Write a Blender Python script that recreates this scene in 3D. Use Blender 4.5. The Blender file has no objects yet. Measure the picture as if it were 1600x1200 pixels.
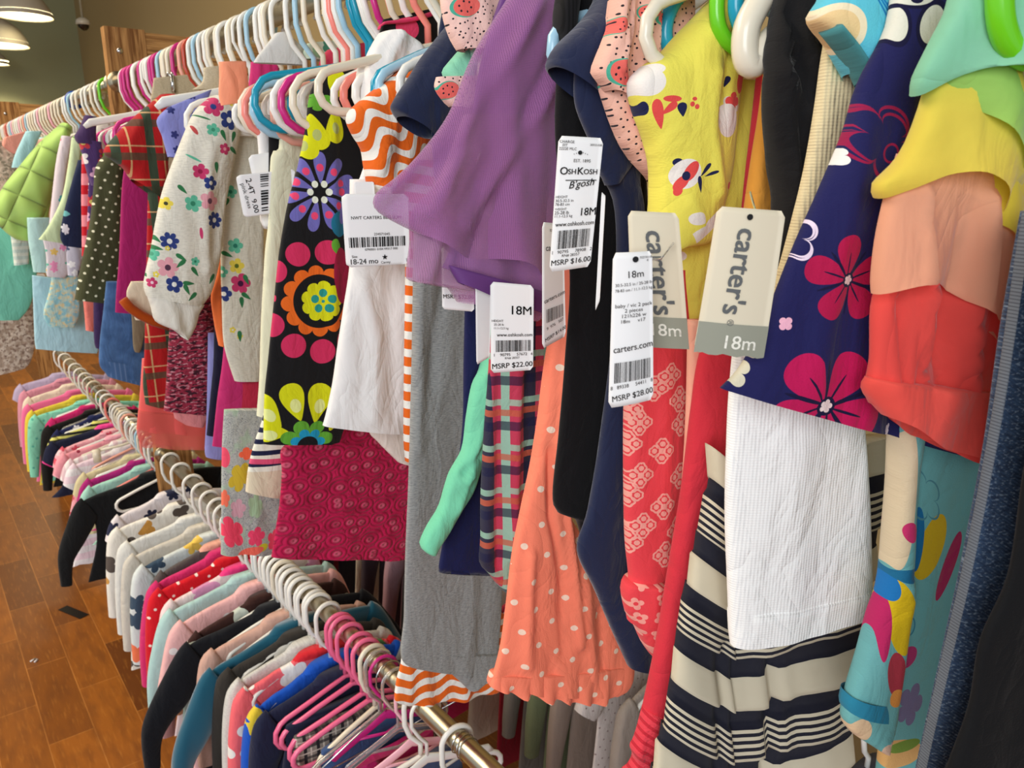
import bpy, math, random
from mathutils import Vector, noise
# ------------------------------------------------------------------ frame of the place
F = 1200.0; TH = math.radians(38.4); PI_T = math.radians(14.8); H = 1.80
XR = 0.56; ZU = 0.268; ZL = -0.834            # clothes rails, heights relative to the eye
ct, st, cp, sp = math.cos(TH), math.sin(TH), math.cos(PI_T), math.sin(PI_T)
RIGHT = Vector((ct, -st, 0)); FWD = Vector((st*cp, ct*cp, -sp)); UP = Vector((st*sp, ct*sp, cp))
EYE = Vector((0, 0, H))
C = bpy.context.scene.collection
rnd = random.Random(7)

def ray(px, py):
    return RIGHT*((px-800)/F) + UP*((600-py)/F) + FWD
def at_depth(px, py, d):
    return EYE + ray(px, py)*d
def srgb(c):
    out = []
    for v in c[:3]:
        v = v/255.0
        out.append(v/12.92 if v <= .04045 else ((v+.055)/1.055)**2.4)
    return (out[0], out[1], out[2], 1.0)

# ------------------------------------------------------------------ objects
def props(o, label=None, cat=None, group=None, kind=None):
    if label: o['label'] = label
    if cat: o['category'] = cat
    if group: o['group'] = group
    if kind: o['kind'] = kind
    return o
def mesh_obj(name, verts, faces, mats, parent=None, uvs=None, smooth=True, fmats=None, loc=None):
    me = bpy.data.meshes.new(name)
    me.from_pydata([tuple(v) for v in verts], [], faces)
    if not isinstance(mats, (list, tuple)): mats = [mats]
    for m in mats: me.materials.append(m.done() if isinstance(m, Mat) else m)
    if fmats: me.polygons.foreach_set('material_index', fmats)
    me.polygons.foreach_set('use_smooth', [smooth]*len(me.polygons))
    if uvs is not None:
        uv = me.uv_layers.new(name='UVMap')
        li = [0]*len(me.loops); me.loops.foreach_get('vertex_index', li)
        flat = []
        for i in li: flat += [uvs[i][0], uvs[i][1]]
        uv.data.foreach_set('uv', flat)
    me.update()
    o = bpy.data.objects.new(name, me); C.objects.link(o)
    if parent: o.parent = parent
    if loc is not None: o.location = loc
    return o
def empty(name, loc, yaw=0.0):
    o = bpy.data.objects.new(name, None); C.objects.link(o)
    o.location = loc; o.rotation_euler = (0, 0, yaw); o.empty_display_size = .02
    return o
def copy_tree(o, parent=None):
    c = o.copy(); C.objects.link(c); c.parent = parent
    for ch in o.children: copy_tree(ch, c)
    return c

class MB:
    """collects shapes into one mesh"""
    def __init__(s): s.v = []; s.f = []; s.m = []
    def add(s, v, f, mi=0):
        b = len(s.v); s.v += [tuple(x) for x in v]; s.f += [tuple(i+b for i in q) for q in f]; s.m += [mi]*len(f)
    def box(s, lo, hi, mi=0, bev=0.0):
        x0, y0, z0 = lo; x1, y1, z1 = hi
        s.add([(x0,y0,z0),(x1,y0,z0),(x1,y1,z0),(x0,y1,z0),(x0,y0,z1),(x1,y0,z1),(x1,y1,z1),(x0,y1,z1)],
              [(0,3,2,1),(4,5,6,7),(0,1,5,4),(1,2,6,5),(2,3,7,6),(3,0,4,7)], mi)
    def tube(s, pts, r, closed=False, n=8, mi=0, flat=1.0, nrm=(0,1,0)):
        """a round bar along pts; flat scales it along nrm"""
        pts = [Vector(p) for p in pts]; N = len(pts); nr = Vector(nrm).normalized()
        vs = []
        for i, p in enumerate(pts):
            a = pts[(i-1) % N] if (closed or i > 0) else pts[i]
            b = pts[(i+1) % N] if (closed or i < N-1) else pts[i]
            t = (b-a).normalized()
            y = nr - t*nr.dot(t)
            if y.length < 1e-4: y = Vector((1,0,0)) - t*t.x
            y.normalize(); x = t.cross(y)
            rr = r[i] if isinstance(r, (list, tuple)) else r
            for k in range(n):
                a2 = 2*math.pi*k/n
                vs.append(p + x*math.cos(a2)*rr + y*math.sin(a2)*rr*flat)
        fs = []
        for i in range(N if closed else N-1):
            j = (i+1) % N
            for k in range(n):
                k2 = (k+1) % n
                fs.append((i*n+k, i*n+k2, j*n+k2, j*n+k))
        if not closed:
            fs.append(tuple(range(n-1, -1, -1))); fs.append(tuple((N-1)*n+k for k in range(n)))
        s.add(vs, fs, mi)
    def lathe(s, prof, n=24, c=(0,0,0), mi=0):
        vs = []; fs = []
        for r, z in prof:
            for k in range(n):
                a = 2*math.pi*k/n; vs.append((c[0]+r*math.cos(a), c[1]+r*math.sin(a), c[2]+z))
        for i in range(len(prof)-1):
            for k in range(n):
                k2 = (k+1) % n; fs.append((i*n+k, i*n+k2, (i+1)*n+k2, (i+1)*n+k))
        s.add(vs, fs, mi)
    def build(s, name, mats, parent=None, loc=None, smooth=True):
        return mesh_obj(name, s.v, s.f, mats, parent, None, smooth, s.m, loc)

def arc(cx, cz, r, a0, a1, n=8, y=0.0, rz=None):
    rz = rz or r
    return [(cx+r*math.cos(math.radians(a0+(a1-a0)*i/n)), y, cz+rz*math.sin(math.radians(a0+(a1-a0)*i/n))) for i in range(n+1)]

# ------------------------------------------------------------------ node materials
class Mat:
    def __init__(s, name, base, rough=.85, sheen=.10, spec=.2, plane=None, bump=None, metal=0, trans=0, alpha=None, sss=0):
        s.m = bpy.data.materials.new(name); s.m.use_nodes = True
        s.nt = s.m.node_tree; s.p = s.nt.nodes['Principled BSDF']; s.plane = plane
        s.p.inputs['Roughness'].default_value = rough
        s.p.inputs['Sheen Weight'].default_value = sheen
        s.p.inputs['Sheen Roughness'].default_value = .5
        s.p.inputs['Specular IOR Level'].default_value = spec
        s.p.inputs['Metallic'].default_value = metal
        s.p.inputs['Transmission Weight'].default_value = trans
        s.base = srgb(base); s.col = s.base; s._uv = None
        s.alpha = alpha
        if bump: s.bump(*bump)
    def n(s, t, **k):
        x = s.nt.nodes.new(t)
        for a, b in k.items(): setattr(x, a, b)
        return x
    def uv(s):
        if s._uv is None:
            s._uv = s.n('ShaderNodeTexCoord').outputs['UV']
        return s._uv
    def link(s, a, b):
        if hasattr(a, 'is_output'): s.nt.links.new(a, b)
        else: b.default_value = a
    def mul(s, k, vec=None):
        x = s.n('ShaderNodeVectorMath', operation='MULTIPLY'); s.link(vec or s.uv(), x.inputs[0])
        x.inputs[1].default_value = k if isinstance(k, tuple) else (k, k, k); return x.outputs[0]
    def math(s, op, a, b=None, c=None):
        x = s.n('ShaderNodeMath', operation=op); s.link(a, x.inputs[0])
        if b is not None: s.link(b, x.inputs[1])
        if c is not None: s.link(c, x.inputs[2])
        return x.outputs[0]
    def sep(s, v):
        x = s.n('ShaderNodeSeparateXYZ'); s.link(v, x.inputs[0]); return x.outputs
    def mapping(s, loc=(0,0,0), rot=0, scale=(1,1,1), kind='TEXTURE', vec=None):
        x = s.n('ShaderNodeMapping', vector_type=kind); s.link(vec or s.uv(), x.inputs['Vector'])
        x.inputs['Location'].default_value = loc; x.inputs['Rotation'].default_value = (0, 0, rot)
        x.inputs['Scale'].default_value = scale; return x.outputs[0]
    def mix(s, mask, color):
        x = s.n('ShaderNodeMix', data_type='RGBA')
        s.link(mask, x.inputs[0]); s.link(s.col, x.inputs[6]); s.link(color if hasattr(color, 'is_output') else srgb(color), x.inputs[7])
        s.col = x.outputs[2]; return s
    def noise(s, scale, detail=2, vec=None, sc=(1,1,1), dist=0):
        x = s.n('ShaderNodeTexNoise'); s.link(s.mul(tuple(scale*q for q in sc), vec), x.inputs['Vector'])
        x.inputs['Scale'].default_value = 1; x.inputs['Detail'].default_value = detail; x.inputs['Distortion'].default_value = dist
        return x.outputs[0]
    def step(s, v, lo, hi):
        x = s.n('ShaderNodeMapRange'); s.link(v, x.inputs[0]); x.inputs[1].default_value = lo; x.inputs[2].default_value = hi
        return x.outputs[0]
    def mottle(s, color, scale, lo=.45, hi=.6, amt=1, sc=(1,1,1), detail=2):
        v = s.step(s.noise(scale, detail, sc=sc), lo, hi)
        return s.mix(s.math('MULTIPLY', v, amt), color)
    def wrinkle(s, k=1.0):
        """soft creases of hanging cloth"""
        b = s.n('ShaderNodeBump'); b.inputs['Strength'].default_value = .55*k; b.inputs['Distance'].default_value = .010
        h = s.noise(26, 3, sc=(1.5, .55, 1), dist=.9); h = s.math('ADD', h, s.math('MULTIPLY', s.math('POWER', s.math('ABSOLUTE', s.math('SUBTRACT', s.noise(14, 2, sc=(1.2, .7, 1), dist=1.5), .5)), .6), .5))
        s.link(h, b.inputs['Height']); return b.outputs[0]
    def tex_bump(s, height, dist=.001, strength=.5, wr=0.0):
        b = s.n('ShaderNodeBump');
        if wr: s.link(s.wrinkle(wr), b.inputs['Normal'])
        b.inputs['Strength'].default_value = strength; b.inputs['Distance'].default_value = dist
        s.link(height, b.inputs['Height']); s.link(b.outputs[0], s.p.inputs['Normal']); return s
    def weave(s, scale=900, dist=.0006, strength=.5, ribs=None, wr=.8):
        if ribs:
            x = s.sep(s.uv()); h = s.math('SINE', s.math('MULTIPLY', x[0], ribs*6.283))
            h2 = s.math('SINE', s.math('MULTIPLY', x[1], ribs*1.3*6.283))
            h = s.math('ADD', h, s.math('MULTIPLY', h2, .5))
            h = s.math('ADD', h, s.noise(600, 1))
        else: h = s.noise(scale, 2)
        return s.tex_bump(h, dist, strength, wr if scale > 100 else 0)
    # periodic patterns ------------------------------------------------
    def stripes(s, color, period, duty=.5, ang=0, off=0, wave=None):
        v = s.sep(s.mapping((0,0,0), ang, (1,1,1), 'POINT'))
        y = v[1]
        if wave:
            y = s.math('ADD', y, s.math('MULTIPLY', s.math('SINE', s.math('MULTIPLY', v[0], 6.283/wave[1])), wave[0]))
        f = s.math('FRACT', s.math('ADD', s.math('DIVIDE', y, period), off+50))
        return s.mix(s.math('LESS_THAN', f, duty), color)
    def dots(s, color, period, r, ang=45, jit=0.0):
        v = s.n('ShaderNodeTexVoronoi'); v.voronoi_dimensions = '2D'
        s.link(s.mul(1/period, s.mapping((0,0,0), math.radians(ang), (1,1,1), 'POINT')), v.inputs['Vector'])
        v.inputs['Scale'].default_value = 1; v.inputs['Randomness'].default_value = jit
        return s.mix(s.math('LESS_THAN', v.outputs['Distance'], r/period), color)
    def floral(s, colors, period, r=.42, petals=5, eye=None, rand=.8, off=0.0, ang=0.0):
        v = s.n('ShaderNodeTexVoronoi'); v.voronoi_dimensions = '2D'
        uvs = s.mul(1/period, s.mapping((off, off*.7, 0), ang, (1,1,1), 'POINT'))
        s.link(uvs, v.inputs['Vector']); v.inputs['Scale'].default_value = 1; v.inputs['Randomness'].default_value = rand
        d = s.n('ShaderNodeVectorMath', operation='SUBTRACT'); s.link(uvs, d.inputs[0]); s.link(v.outputs['Position'], d.inputs[1])
        xy = s.sep(d.outputs[0]); a = s.math('ARCTAN2', xy[1], xy[0])
        rc = s.sep(v.outputs['Color'])
        a = s.math('ADD', a, s.math('MULTIPLY', rc[2], 3))
        w = s.math('ABSOLUTE', s.math('COSINE', s.math('MULTIPLY', a, petals/2)))
        w = s.math('ADD', s.math('MULTIPLY', w, .45), .55)
        rr = s.math('DIVIDE', v.outputs['Distance'], w)
        cr = s.n('ShaderNodeValToRGB'); cr.color_ramp.interpolation = 'CONSTANT'
        el = cr.color_ramp.elements
        while len(el) < len(colors): el.new(.5)
        for i, c in enumerate(colors): el[i].position = i/len(colors); el[i].color = srgb(c)
        s.link(rc[0], cr.inputs[0])
        s.mix(s.math('LESS_THAN', rr, r), cr.outputs[0])
        if eye: s.mix(s.math('LESS_THAN', v.outputs['Distance'], r*.3), eye)
        return s
    # single motifs, placed on the garment's own plane -----------------
    def motif(s, shape, px, py, rx, ry, color, rot=0):
        mo = s.plane.moff; u, v = s.plane.uv(px, py, mo)
        ux, _ = s.plane.uv(px+rx, py, mo); _, vy = s.plane.uv(px, py-ry, mo)
        vec = s.mapping((u, v, 0), math.radians(rot), (abs(ux-u), abs(vy-v), 1))
        g = s.n('ShaderNodeGroup'); g.node_tree = shape_group(shape); s.link(vec, g.inputs[0])
        return s.mix(g.outputs[0], color)
    def done(s):
        if hasattr(s.col, 'is_output'): s.nt.links.new(s.col, s.p.inputs['Base Color'])
        else: s.p.inputs['Base Color'].default_value = s.col
        if s.alpha is not None: s.link(s.alpha, s.p.inputs['Alpha'])
        return s.m

_groups = {}
def shape_group(kind):
    if kind in _groups: return _groups[kind]
    g = bpy.data.node_groups.new('shape_'+kind, 'ShaderNodeTree'); _groups[kind] = g
    g.interface.new_socket('Vector', in_out='INPUT', socket_type='NodeSocketVector')
    g.interface.new_socket('Mask', in_out='OUTPUT', socket_type='NodeSocketFloat')
    gi = g.nodes.new('NodeGroupInput'); go = g.nodes.new('NodeGroupOutput')
    def M(op, a, b=None):
        x = g.nodes.new('ShaderNodeMath'); x.operation = op
        for i, q in enumerate((a, b)):
            if q is None: continue
            if hasattr(q, 'is_output'): g.links.new(q, x.inputs[i])
            else: x.inputs[i].default_value = q
        return x.outputs[0]
    s = g.nodes.new('ShaderNodeSeparateXYZ'); g.links.new(gi.outputs[0], s.inputs[0])
    X, Y = s.outputs[0], s.outputs[1]
    L = M('SQRT', M('ADD', M('MULTIPLY', X, X), M('MULTIPLY', Y, Y)))
    if kind == 'disc': out = M('LESS_THAN', L, 1.0)
    elif kind == 'ring': out = M('LESS_THAN', M('ABSOLUTE', M('SUBTRACT', L, .88)), .12)
    elif kind == 'rect': out = M('LESS_THAN', M('MAXIMUM', M('ABSOLUTE', X), M('ABSOLUTE', Y)), 1.0)
    elif kind == 'medal4':
        AX, AY = M('ABSOLUTE', X), M('ABSOLUTE', Y); P, Q = M('MAXIMUM', AX, AY), M('MINIMUM', AX, AY)
        dd = M('SUBTRACT', P, .55); D = M('SQRT', M('ADD', M('MULTIPLY', dd, dd), M('MULTIPLY', Q, Q)))
        w = M('ADD', M('MULTIPLY', M('SINE', M('MULTIPLY', M('ARCTAN2', Q, dd), 5)), .04), .38)
        o1 = M('LESS_THAN', M('ABSOLUTE', M('SUBTRACT', D, w)), .075); o2 = M('LESS_THAN', D, .20); o3 = M('LESS_THAN', L, .12)
        out = M('MAXIMUM', M('MAXIMUM', o1, o2), o3)
    elif kind == 'drop':
        out = M('LESS_THAN', M('ABSOLUTE', X), M('MULTIPLY', M('SQRT', M('MAXIMUM', M('SUBTRACT', 1.0, M('MULTIPLY', Y, Y)), 0.0)), M('ADD', .62, M('MULTIPLY', Y, .38))))
    else:
        n = int(kind[-2:]) if kind[-2:].isdigit() else int(kind[-1])
        A = M('ARCTAN2', Y, X)
        w = M('ADD', .55 if n < 8 else .8, M('MULTIPLY', M('POWER', M('ABSOLUTE', M('COSINE', M('MULTIPLY', A, n/2))), .5), .45 if n < 8 else .2))
        if kind.startswith('line'):
            out = M('LESS_THAN', M('ABSOLUTE', M('SUBTRACT', M('DIVIDE', L, w), .93)), .045)
        elif kind.startswith('vein'):
            out = M('MULTIPLY', M('LESS_THAN', M('MULTIPLY', M('ABSOLUTE', M('SINE', M('MULTIPLY', A, n/2))), L), .05), M('LESS_THAN', L, 1.0))
        else: out = M('LESS_THAN', M('DIVIDE', L, w), 1.0)
    g.links.new(out, go.inputs[0])
    return g

def fabric(name, base, weave=900, **k):
    m = Mat(name, base, **k)
    if weave: m.weave(weave)
    return m

# ------------------------------------------------------------------ hanging planes
class Plane:
    """vertical plane through a point of a rail; local x along it, local z up, origin on the rail"""
    def __init__(s, Y, yaw=0.0, X=XR, Z=ZU):
        s.moff = .008; s.o = Vector((X, Y, H+Z)); s.yaw = math.radians(yaw)
        s.u = Vector((math.cos(s.yaw), math.sin(s.yaw), 0)); s.nn = Vector((math.sin(s.yaw), -math.cos(s.yaw), 0))
    def uv(s, px, py, dy=0.0):
        d = ray(px, py)
        t = (s.o + s.nn*dy - EYE).dot(s.nn)/d.dot(s.nn)
        q = EYE + d*t - s.o
        return q.dot(s.u), q.z

def cr(p0, p1, p2, p3, t):
    return [0.5*((2*b)+(-a+c)*t+(2*a-5*b+4*c-d)*t*t+(-a+3*b-3*c+d)*t**3) for a, b, c, d in zip(p0, p1, p2, p3)]

def loft(name, secs, mat, parent, t=.01, y=0.0, n=40, step=.008, folds=(.0, 40), creases=(), ruffle=None, top='closed',
         bottom='open', smooth_rows=True, seed=0, jag=0.0, power=.75, sag=0.0, label=None, uvoff=(0, 0), rowuv=False, close_top=None):
    """cloth tube from rows of (left u, left v, right u, right v[, half thickness[, y]]) in the garment's own plane"""
    S = [list(q)+([t] if len(q) < 5 else []) for q in secs]
    S = [q+([0.0] if len(q) < 6 else []) for q in S]
    S = [q+([0.0] if len(q) < 7 else []) for q in S]
    rows = []
    for i in range(len(S)-1):
        a, b = S[i], S[i+1]
        d = max(math.hypot(a[0]-b[0], a[1]-b[1]), math.hypot(a[2]-b[2], a[3]-b[3]))
        k = max(1, int(math.ceil(d/step)))
        p0 = S[max(i-1, 0)]; p3 = S[min(i+2, len(S)-1)]
        for j in range(k):
            tt = j/k
            rows.append(cr(p0, a, b, p3, tt) if smooth_rows else [x+(z-x)*tt for x, z in zip(a, b)])
    rows.append(S[-1])
    R = len(rows); vs = []; uvs = []
    ph = seed*7.31
    arcl = [0.0]
    for i in range(1, R): arcl.append(arcl[-1]+math.hypot((rows[i][0]+rows[i][2]-rows[i-1][0]-rows[i-1][2])/2, (rows[i][1]+rows[i][3]-rows[i-1][1]-rows[i-1][3])/2))
    for i, (lu, lv, ru, rv, tk, yo, rc) in enumerate(rows):
        w = i/(R-1)
        for k in range(n):
            a = 2*math.pi*k/n
            s = .5-.5*math.cos(a); front = math.sin(a)
            u = lu+(ru-lu)*s; v = lv+(rv-lv)*s
            if sag: v -= sag*math.sin(math.pi*s)*w*w
            th = (abs(front)**power)*max(tk, .0005)
            yy = y+yo-math.copysign(th, front)
            if folds[0]:
                q = noise.noise(Vector((u*folds[1]+ph, v*folds[1]*.18, 3.3+ph)))+.5*noise.noise(Vector((u*folds[1]*2.3+ph, v*folds[1]*.5, 1.3)))
                yy += folds[0]*q*abs(front)**.5
            if ruffle:
                amp, fr, start = ruffle
                ww = max(0.0, (w-start)/(1-start+1e-6))
                yy += amp*ww*math.sin(6.283*fr*u+ph+2*noise.noise(Vector((u*fr*.5, ph, v*4))))
                v += .35*amp*ww*math.sin(6.283*fr*u*.83+1+ph)
            if jag:
                v += jag*noise.noise(Vector((u*60, ph, 0)))*(1 if i > R-3 else 0)
            for amp, wd, pl in creases:
                best = 9
                for (x0, z0), (x1, z1) in zip(pl[:-1], pl[1:]):
                    dx, dz = x1-x0, z1-z0; LL = dx*dx+dz*dz or 1e-9
                    q = min(1, max(0, ((u-x0)*dx+(v-z0)*dz)/LL))
                    e = math.hypot(u-x0-q*dx, v-z0-q*dz); best = min(best, e)
                if best < 3*wd: yy -= amp*math.exp(-(best/wd)**2)*(1 if front > 0 else .3)
            vs.append((u, yy, v)); uvs.append((u+uvoff[0], (rc if rowuv == 'rc' else -arcl[i] if rowuv else v)+uvoff[1]))
    fs = []
    for i in range(R-1):
        for k in range(n):
            k2 = (k+1) % n
            fs.append((i*n+k, (i+1)*n+k, (i+1)*n+k2, i*n+k2))
    if top == 'closed': fs.append(tuple(range(n)))
    if bottom == 'closed': fs.append(tuple((R-1)*n+k for k in range(n-1, -1, -1)))
    o = mesh_obj(name, vs, fs, mat, parent, uvs)
    if label: o['label'] = label
    return o

def fan(Y):
    """near the viewer the hanging clothes fan open: turned more towards the aisle the nearer they hang"""
    yaw = -22*min(1, max(0, (.7-Y)/.4)); return Y-.17*math.tan(math.radians(-yaw)), yaw
class G:
    """a garment hanging from a rail"""
    all = []
    def __init__(s, name, Y, label, cat, yaw=0, X=XR, Z=ZU, group=None):
        s.Y0 = Y
        if Z == ZU and X == XR and not yaw: Y, yaw = fan(Y)
        s.pl = Plane(Y, yaw, X, Z); s.Y = Y; s.X = X; s.Z = Z; s.name = name; s.label = label
        s.root = empty(name, s.pl.o, s.pl.yaw)
        props(s.root, label, cat, group)
        G.all.append(s)
    def P(s, px, py): return s.pl.uv(px, py)
    def secs(s, rows, y=0.0):
        out = []
        for q in rows:
            a = s.pl.uv(q[0], q[1], -y*.5); b = s.pl.uv(q[2], q[3], -y); out.append([a[0], a[1], b[0], b[1]]+list(q[4:]))
        return out
    def part(s, name, rows, mat, creases=(), parent=None, **k):
        cs = []
        for amp, wpx, pts in creases:
            q = [s.P(*p) for p in pts]
            a = s.P(pts[0][0], pts[0][1]); b = s.P(pts[0][0], pts[0][1]+wpx)
            cs.append((amp, abs(b[1]-a[1]), q))
        k.setdefault('seed', rnd.random()*9)
        return loft(name, s.secs(rows, k.get('y', 0.0)), mat, parent or s.root, creases=cs, **k)
    def tube3(s, name, pts, r, mat, n=8, closed=False):
        mb = MB(); mb.tube([(s.P(x, y)[0], d, s.P(x, y)[1]) for x, y, d in pts], r, closed, n)
        return mb.build(name, mat, s.root)

# ------------------------------------------------------------------ writing and tags
_txt = {}
def text_mesh(t, bold=0.0, shear=0.0):
    if bold:
        v, f = text_mesh(t, 0.0, shear); V = []; Fc = []
        for i, (dx, dy) in enumerate(((-1,-.5),(1,-.5),(-1,.5),(1,.5),(0,0))):
            Fc += [tuple(q+len(V) for q in ff) for ff in f]; V += [(x+dx*bold, y+dy*bold, z) for x, y, z in v]
        return V, Fc
    key = (t, bold, shear)
    if key in _txt: return _txt[key]
    cu = bpy.data.curves.new('lettering', 'FONT'); cu.body = t; cu.size = 1; cu.shear = shear; cu.resolution_u = 3
    cu.align_x = 'CENTER'; cu.align_y = 'CENTER'
    ob = bpy.data.objects.new('lettering', cu); C.objects.link(ob)
    me = ob.to_mesh(); vs = [tuple(v.co) for v in me.vertices]; fs = [tuple(p.vertices) for p in me.polygons]
    ob.to_mesh_clear(); bpy.data.objects.remove(ob); bpy.data.curves.remove(cu)
    _txt[key] = (vs, fs); return _txt[key]

def hang_tag(g, corners, d, mat, ink, items=(), bars=(), name='price_tag', turn=0.0, curl=.0, band=None, hole=None, label=None, string=None, extra=None, notch=.0):
    """card tag: TL, TR, BR, BL corners; real flat card at depth d turned about the vertical, with printing on it"""
    cx = sum(c[0] for c in corners)/4; cy = sum(c[1] for c in corners)/4
    if d < 0:
        rr_ = ray(cx, cy); d = (g.pl.o-EYE).dot(g.pl.nn)/rr_.dot(g.pl.nn)+d
    o = at_depth(cx, cy, d)
    dirn = ray(cx, cy); az = math.atan2(dirn.x, dirn.y)+math.radians(turn)
    nn = Vector((-math.sin(az), -math.cos(az), 0)); uu = Vector((math.cos(az), -math.sin(az), 0))
    inv = g.root.matrix_world.inverted() if False else None
    yaw = g.pl.yaw; cw, sw = math.cos(-yaw), math.sin(-yaw)
    def tolocal(p):
        q = p-g.pl.o; return Vector((q.x*cw-q.y*sw, q.x*sw+q.y*cw, q.z))
    P = []
    for x, y in corners:
        r = ray(x, y); t = (o-EYE).dot(nn)/r.dot(nn); P.append(EYE+r*t)
    TL, TR, BR, BL = P
    def pos(s, t, off=0.0):
        q = TL*(1-s)*(1-t)+TR*s*(1-t)+BR*s*t+BL*(1-s)*t
        bend = curl*math.sin(math.pi*min(1, max(0, s)))+curl*.8*math.sin(2.2*t)
        return tolocal(q+nn*(bend+off))
    W = (TR-TL).length; Hh = (BL-TL).length
    # card with rounded corners
    N, Mr = 10, 24; vs = []; fs = []
    for side in (0, 1):
        for j in range(Mr+1):
            t = j/Mr
            # rounded: pull in the ends of the first and last rows
            rr = .07*W
            edge = min(t*Hh, (1-t)*Hh)
            ins = (rr-math.sqrt(max(0, rr*rr-(rr-edge)**2)))/W if edge < rr else 0
            for i in range(N+1):
                s_ = ins+(1-2*ins)*i/N
                tt = t+(notch*(.5+.5*math.sin(i*4.4)) if j == Mr else 0)
                vs.append(pos(s_, tt, 0.0 if side == 0 else -.0006))
    K = (N+1)*(Mr+1)
    for j in range(Mr):
        for i in range(N):
            a = j*(N+1)+i; fs.append((a, a+N+1, a+N+2, a+1)); fs.append((K+a, K+a+1, K+a+N+2, K+a+N+1))
    for j in range(Mr):
        for i in (0, N):
            a = j*(N+1)+i; fs.append((a, K+a, K+a+N+1, a+N+1))
    for i in range(N):
        a = i; fs.append((a, a+1, K+a+1, K+a)); a = Mr*(N+1)+i; fs.append((a, K+a, K+a+1, a+1))
    card = mesh_obj(name, vs, fs, mat, g.root)
    if label: card['label'] = label
    if band:
        t0, t1, bm = band; v2 = []; f2 = []
        for j in range(7):
            for i in range(11):
                tt = t0+(t1-t0)*j/6
                if j == 6 and notch: tt += notch*(.5+.5*math.sin(i*4.4))
                v2.append(pos(i/10, tt, .0005))
        for j in range(6):
            for i in range(10): a = j*11+i; f2.append((a, a+11, a+12, a+1))
        mesh_obj('size_band', v2, f2, bm, card)
    mb = MB()
    for it in items:
        txt, s0, t0, size, rot = it[:5]; bold = it[5] if len(it) > 5 else 0; mi = it[6] if len(it) > 6 else 0; shear = it[7] if len(it) > 7 else 0
        v, f = text_mesh(txt, bold, shear); c_, s_ = math.cos(math.radians(rot)), math.sin(math.radians(rot)); k = size*Hh
        if abs(rot) < 30 and v:
            wd = (max(q[0] for q in v)-min(q[0] for q in v))*k; av = (2*min(s0, 1-s0)-.05)*W
            if wd > av: v = [(x*av/wd, y*max(av/wd, .8), z) for x, y, z in v]
        mb.add([pos(s0+(x*c_-y*s_)*k/W, t0-(x*s_+y*c_)*k/Hh, .0010) for x, y, z in v], f, mi)
    for (s0, s1, t0, t1, seed) in bars:
        r2 = random.Random(seed); x = s0
        while x < s1:
            w = r2.choice((.006, .012, .02))*(s1-s0)/.8; gp = r2.choice((.008, .014, .02))*(s1-s0)/.8
            if x+w > s1: break
            mb.add([pos(x, t0, .0010), pos(x+w, t0, .0010), pos(x+w, t1, .0010), pos(x, t1, .0010)], [(0, 3, 2, 1)]); x += w+gp
    if extra: extra(mb, pos, W, Hh)
    if mb.v: mb.build('printing', ink if isinstance(ink, (list, tuple)) else [ink], card, smooth=False)
    if string:
        b2 = MB(); p = pos(*hole) if hole else pos(.5, .04)
        q = tolocal(at_depth(string[0], string[1], d+.01)); m_ = (p+q)/2+Vector((.002, -.003, -.004))
        b2.tube([p, m_, q], .0006, n=5); b2.build('tag_fastener', M_CLEAR, card)
    if hole:
        b3 = MB(); c0 = pos(hole[0], hole[1], .0011); ring = []
        for k in range(10):
            a = 6.283*k/10; ring.append(pos(hole[0]+.0016*math.cos(a)/W, hole[1]+.0016*math.sin(a)/Hh, .0011))
        b3.add([c0]+ring, [(0, k+1, (k+1) % 10+1) for k in range(10)]); b3.build('hole', M_BLACKINK, card)
    return card
# ------------------------------------------------------------------ shared materials
def plastic(name, c, rough=.25, sss=.0, trans=0):
    m = Mat(name, c, rough=rough, sheen=0, spec=.5, trans=trans); return m.done()
M_CLEAR = plastic('clear_plastic', (235, 235, 230), .1, trans=.85)
M_BLACKINK = Mat('black_ink', (22, 22, 24), rough=.6, sheen=0).done()
M_GREYINK = Mat('grey_ink', (98, 100, 100), rough=.6, sheen=0).done()
M_CREAMINK = Mat('cream_ink', (238, 234, 220), rough=.6, sheen=0).done()
M_CARDW = Mat('white_card', (238, 236, 234), rough=.55, sheen=0, spec=.3).done()
M_CARDK = Mat('cream_card', (222, 210, 184), rough=.55, sheen=0, spec=.3).done()
M_CARDG = Mat('grey_card_band', (150, 150, 134), rough=.6, sheen=0, spec=.3).done()
M_CHROME = Mat('chrome_wire', (200, 200, 200), rough=.15, sheen=0, metal=1).done()
mr = Mat('brushed_steel_rail', (190, 178, 152), rough=.28, sheen=0, metal=1)
M_RAIL = mr.done()

# ------------------------------------------------------------------ room
def box_structure(name, lo, hi, mat):
    mb = MB(); mb.box(lo, hi); o = mb.build(name, mat, smooth=False); o['kind'] = 'structure'; return o
def obj_coords(m):
    x = m.n('ShaderNodeTexCoord'); m._uv = x.outputs['Object']; return m
fm = obj_coords(Mat('parquet', (150, 92, 40), rough=.38, sheen=0, spec=.4))
br = fm.n('ShaderNodeTexBrick'); fm.link(fm.mapping((.03, 0, 0), math.radians(90), (1, 1, 1), 'POINT'), br.inputs['Vector'])
br.inputs['Scale'].default_value = 1; br.inputs['Brick Width'].default_value = .52; br.inputs['Row Height'].default_value = .135
br.inputs['Mortar Size'].default_value = .0018; br.inputs['Bias'].default_value = .1; br.offset = .5
br.inputs['Color1'].default_value = srgb((166, 98, 32)); br.inputs['Color2'].default_value = srgb((104, 56, 20)); br.inputs['Mortar'].default_value = srgb((184, 120, 56))
fm.col = br.outputs['Color']
fm.mottle((110, 62, 26), 9, .42, .68, .6, sc=(3, .7, 1), detail=4)
fm.mottle((206, 136, 58), 30, .55, .8, .4, sc=(4, .4, 1), detail=3)
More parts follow.
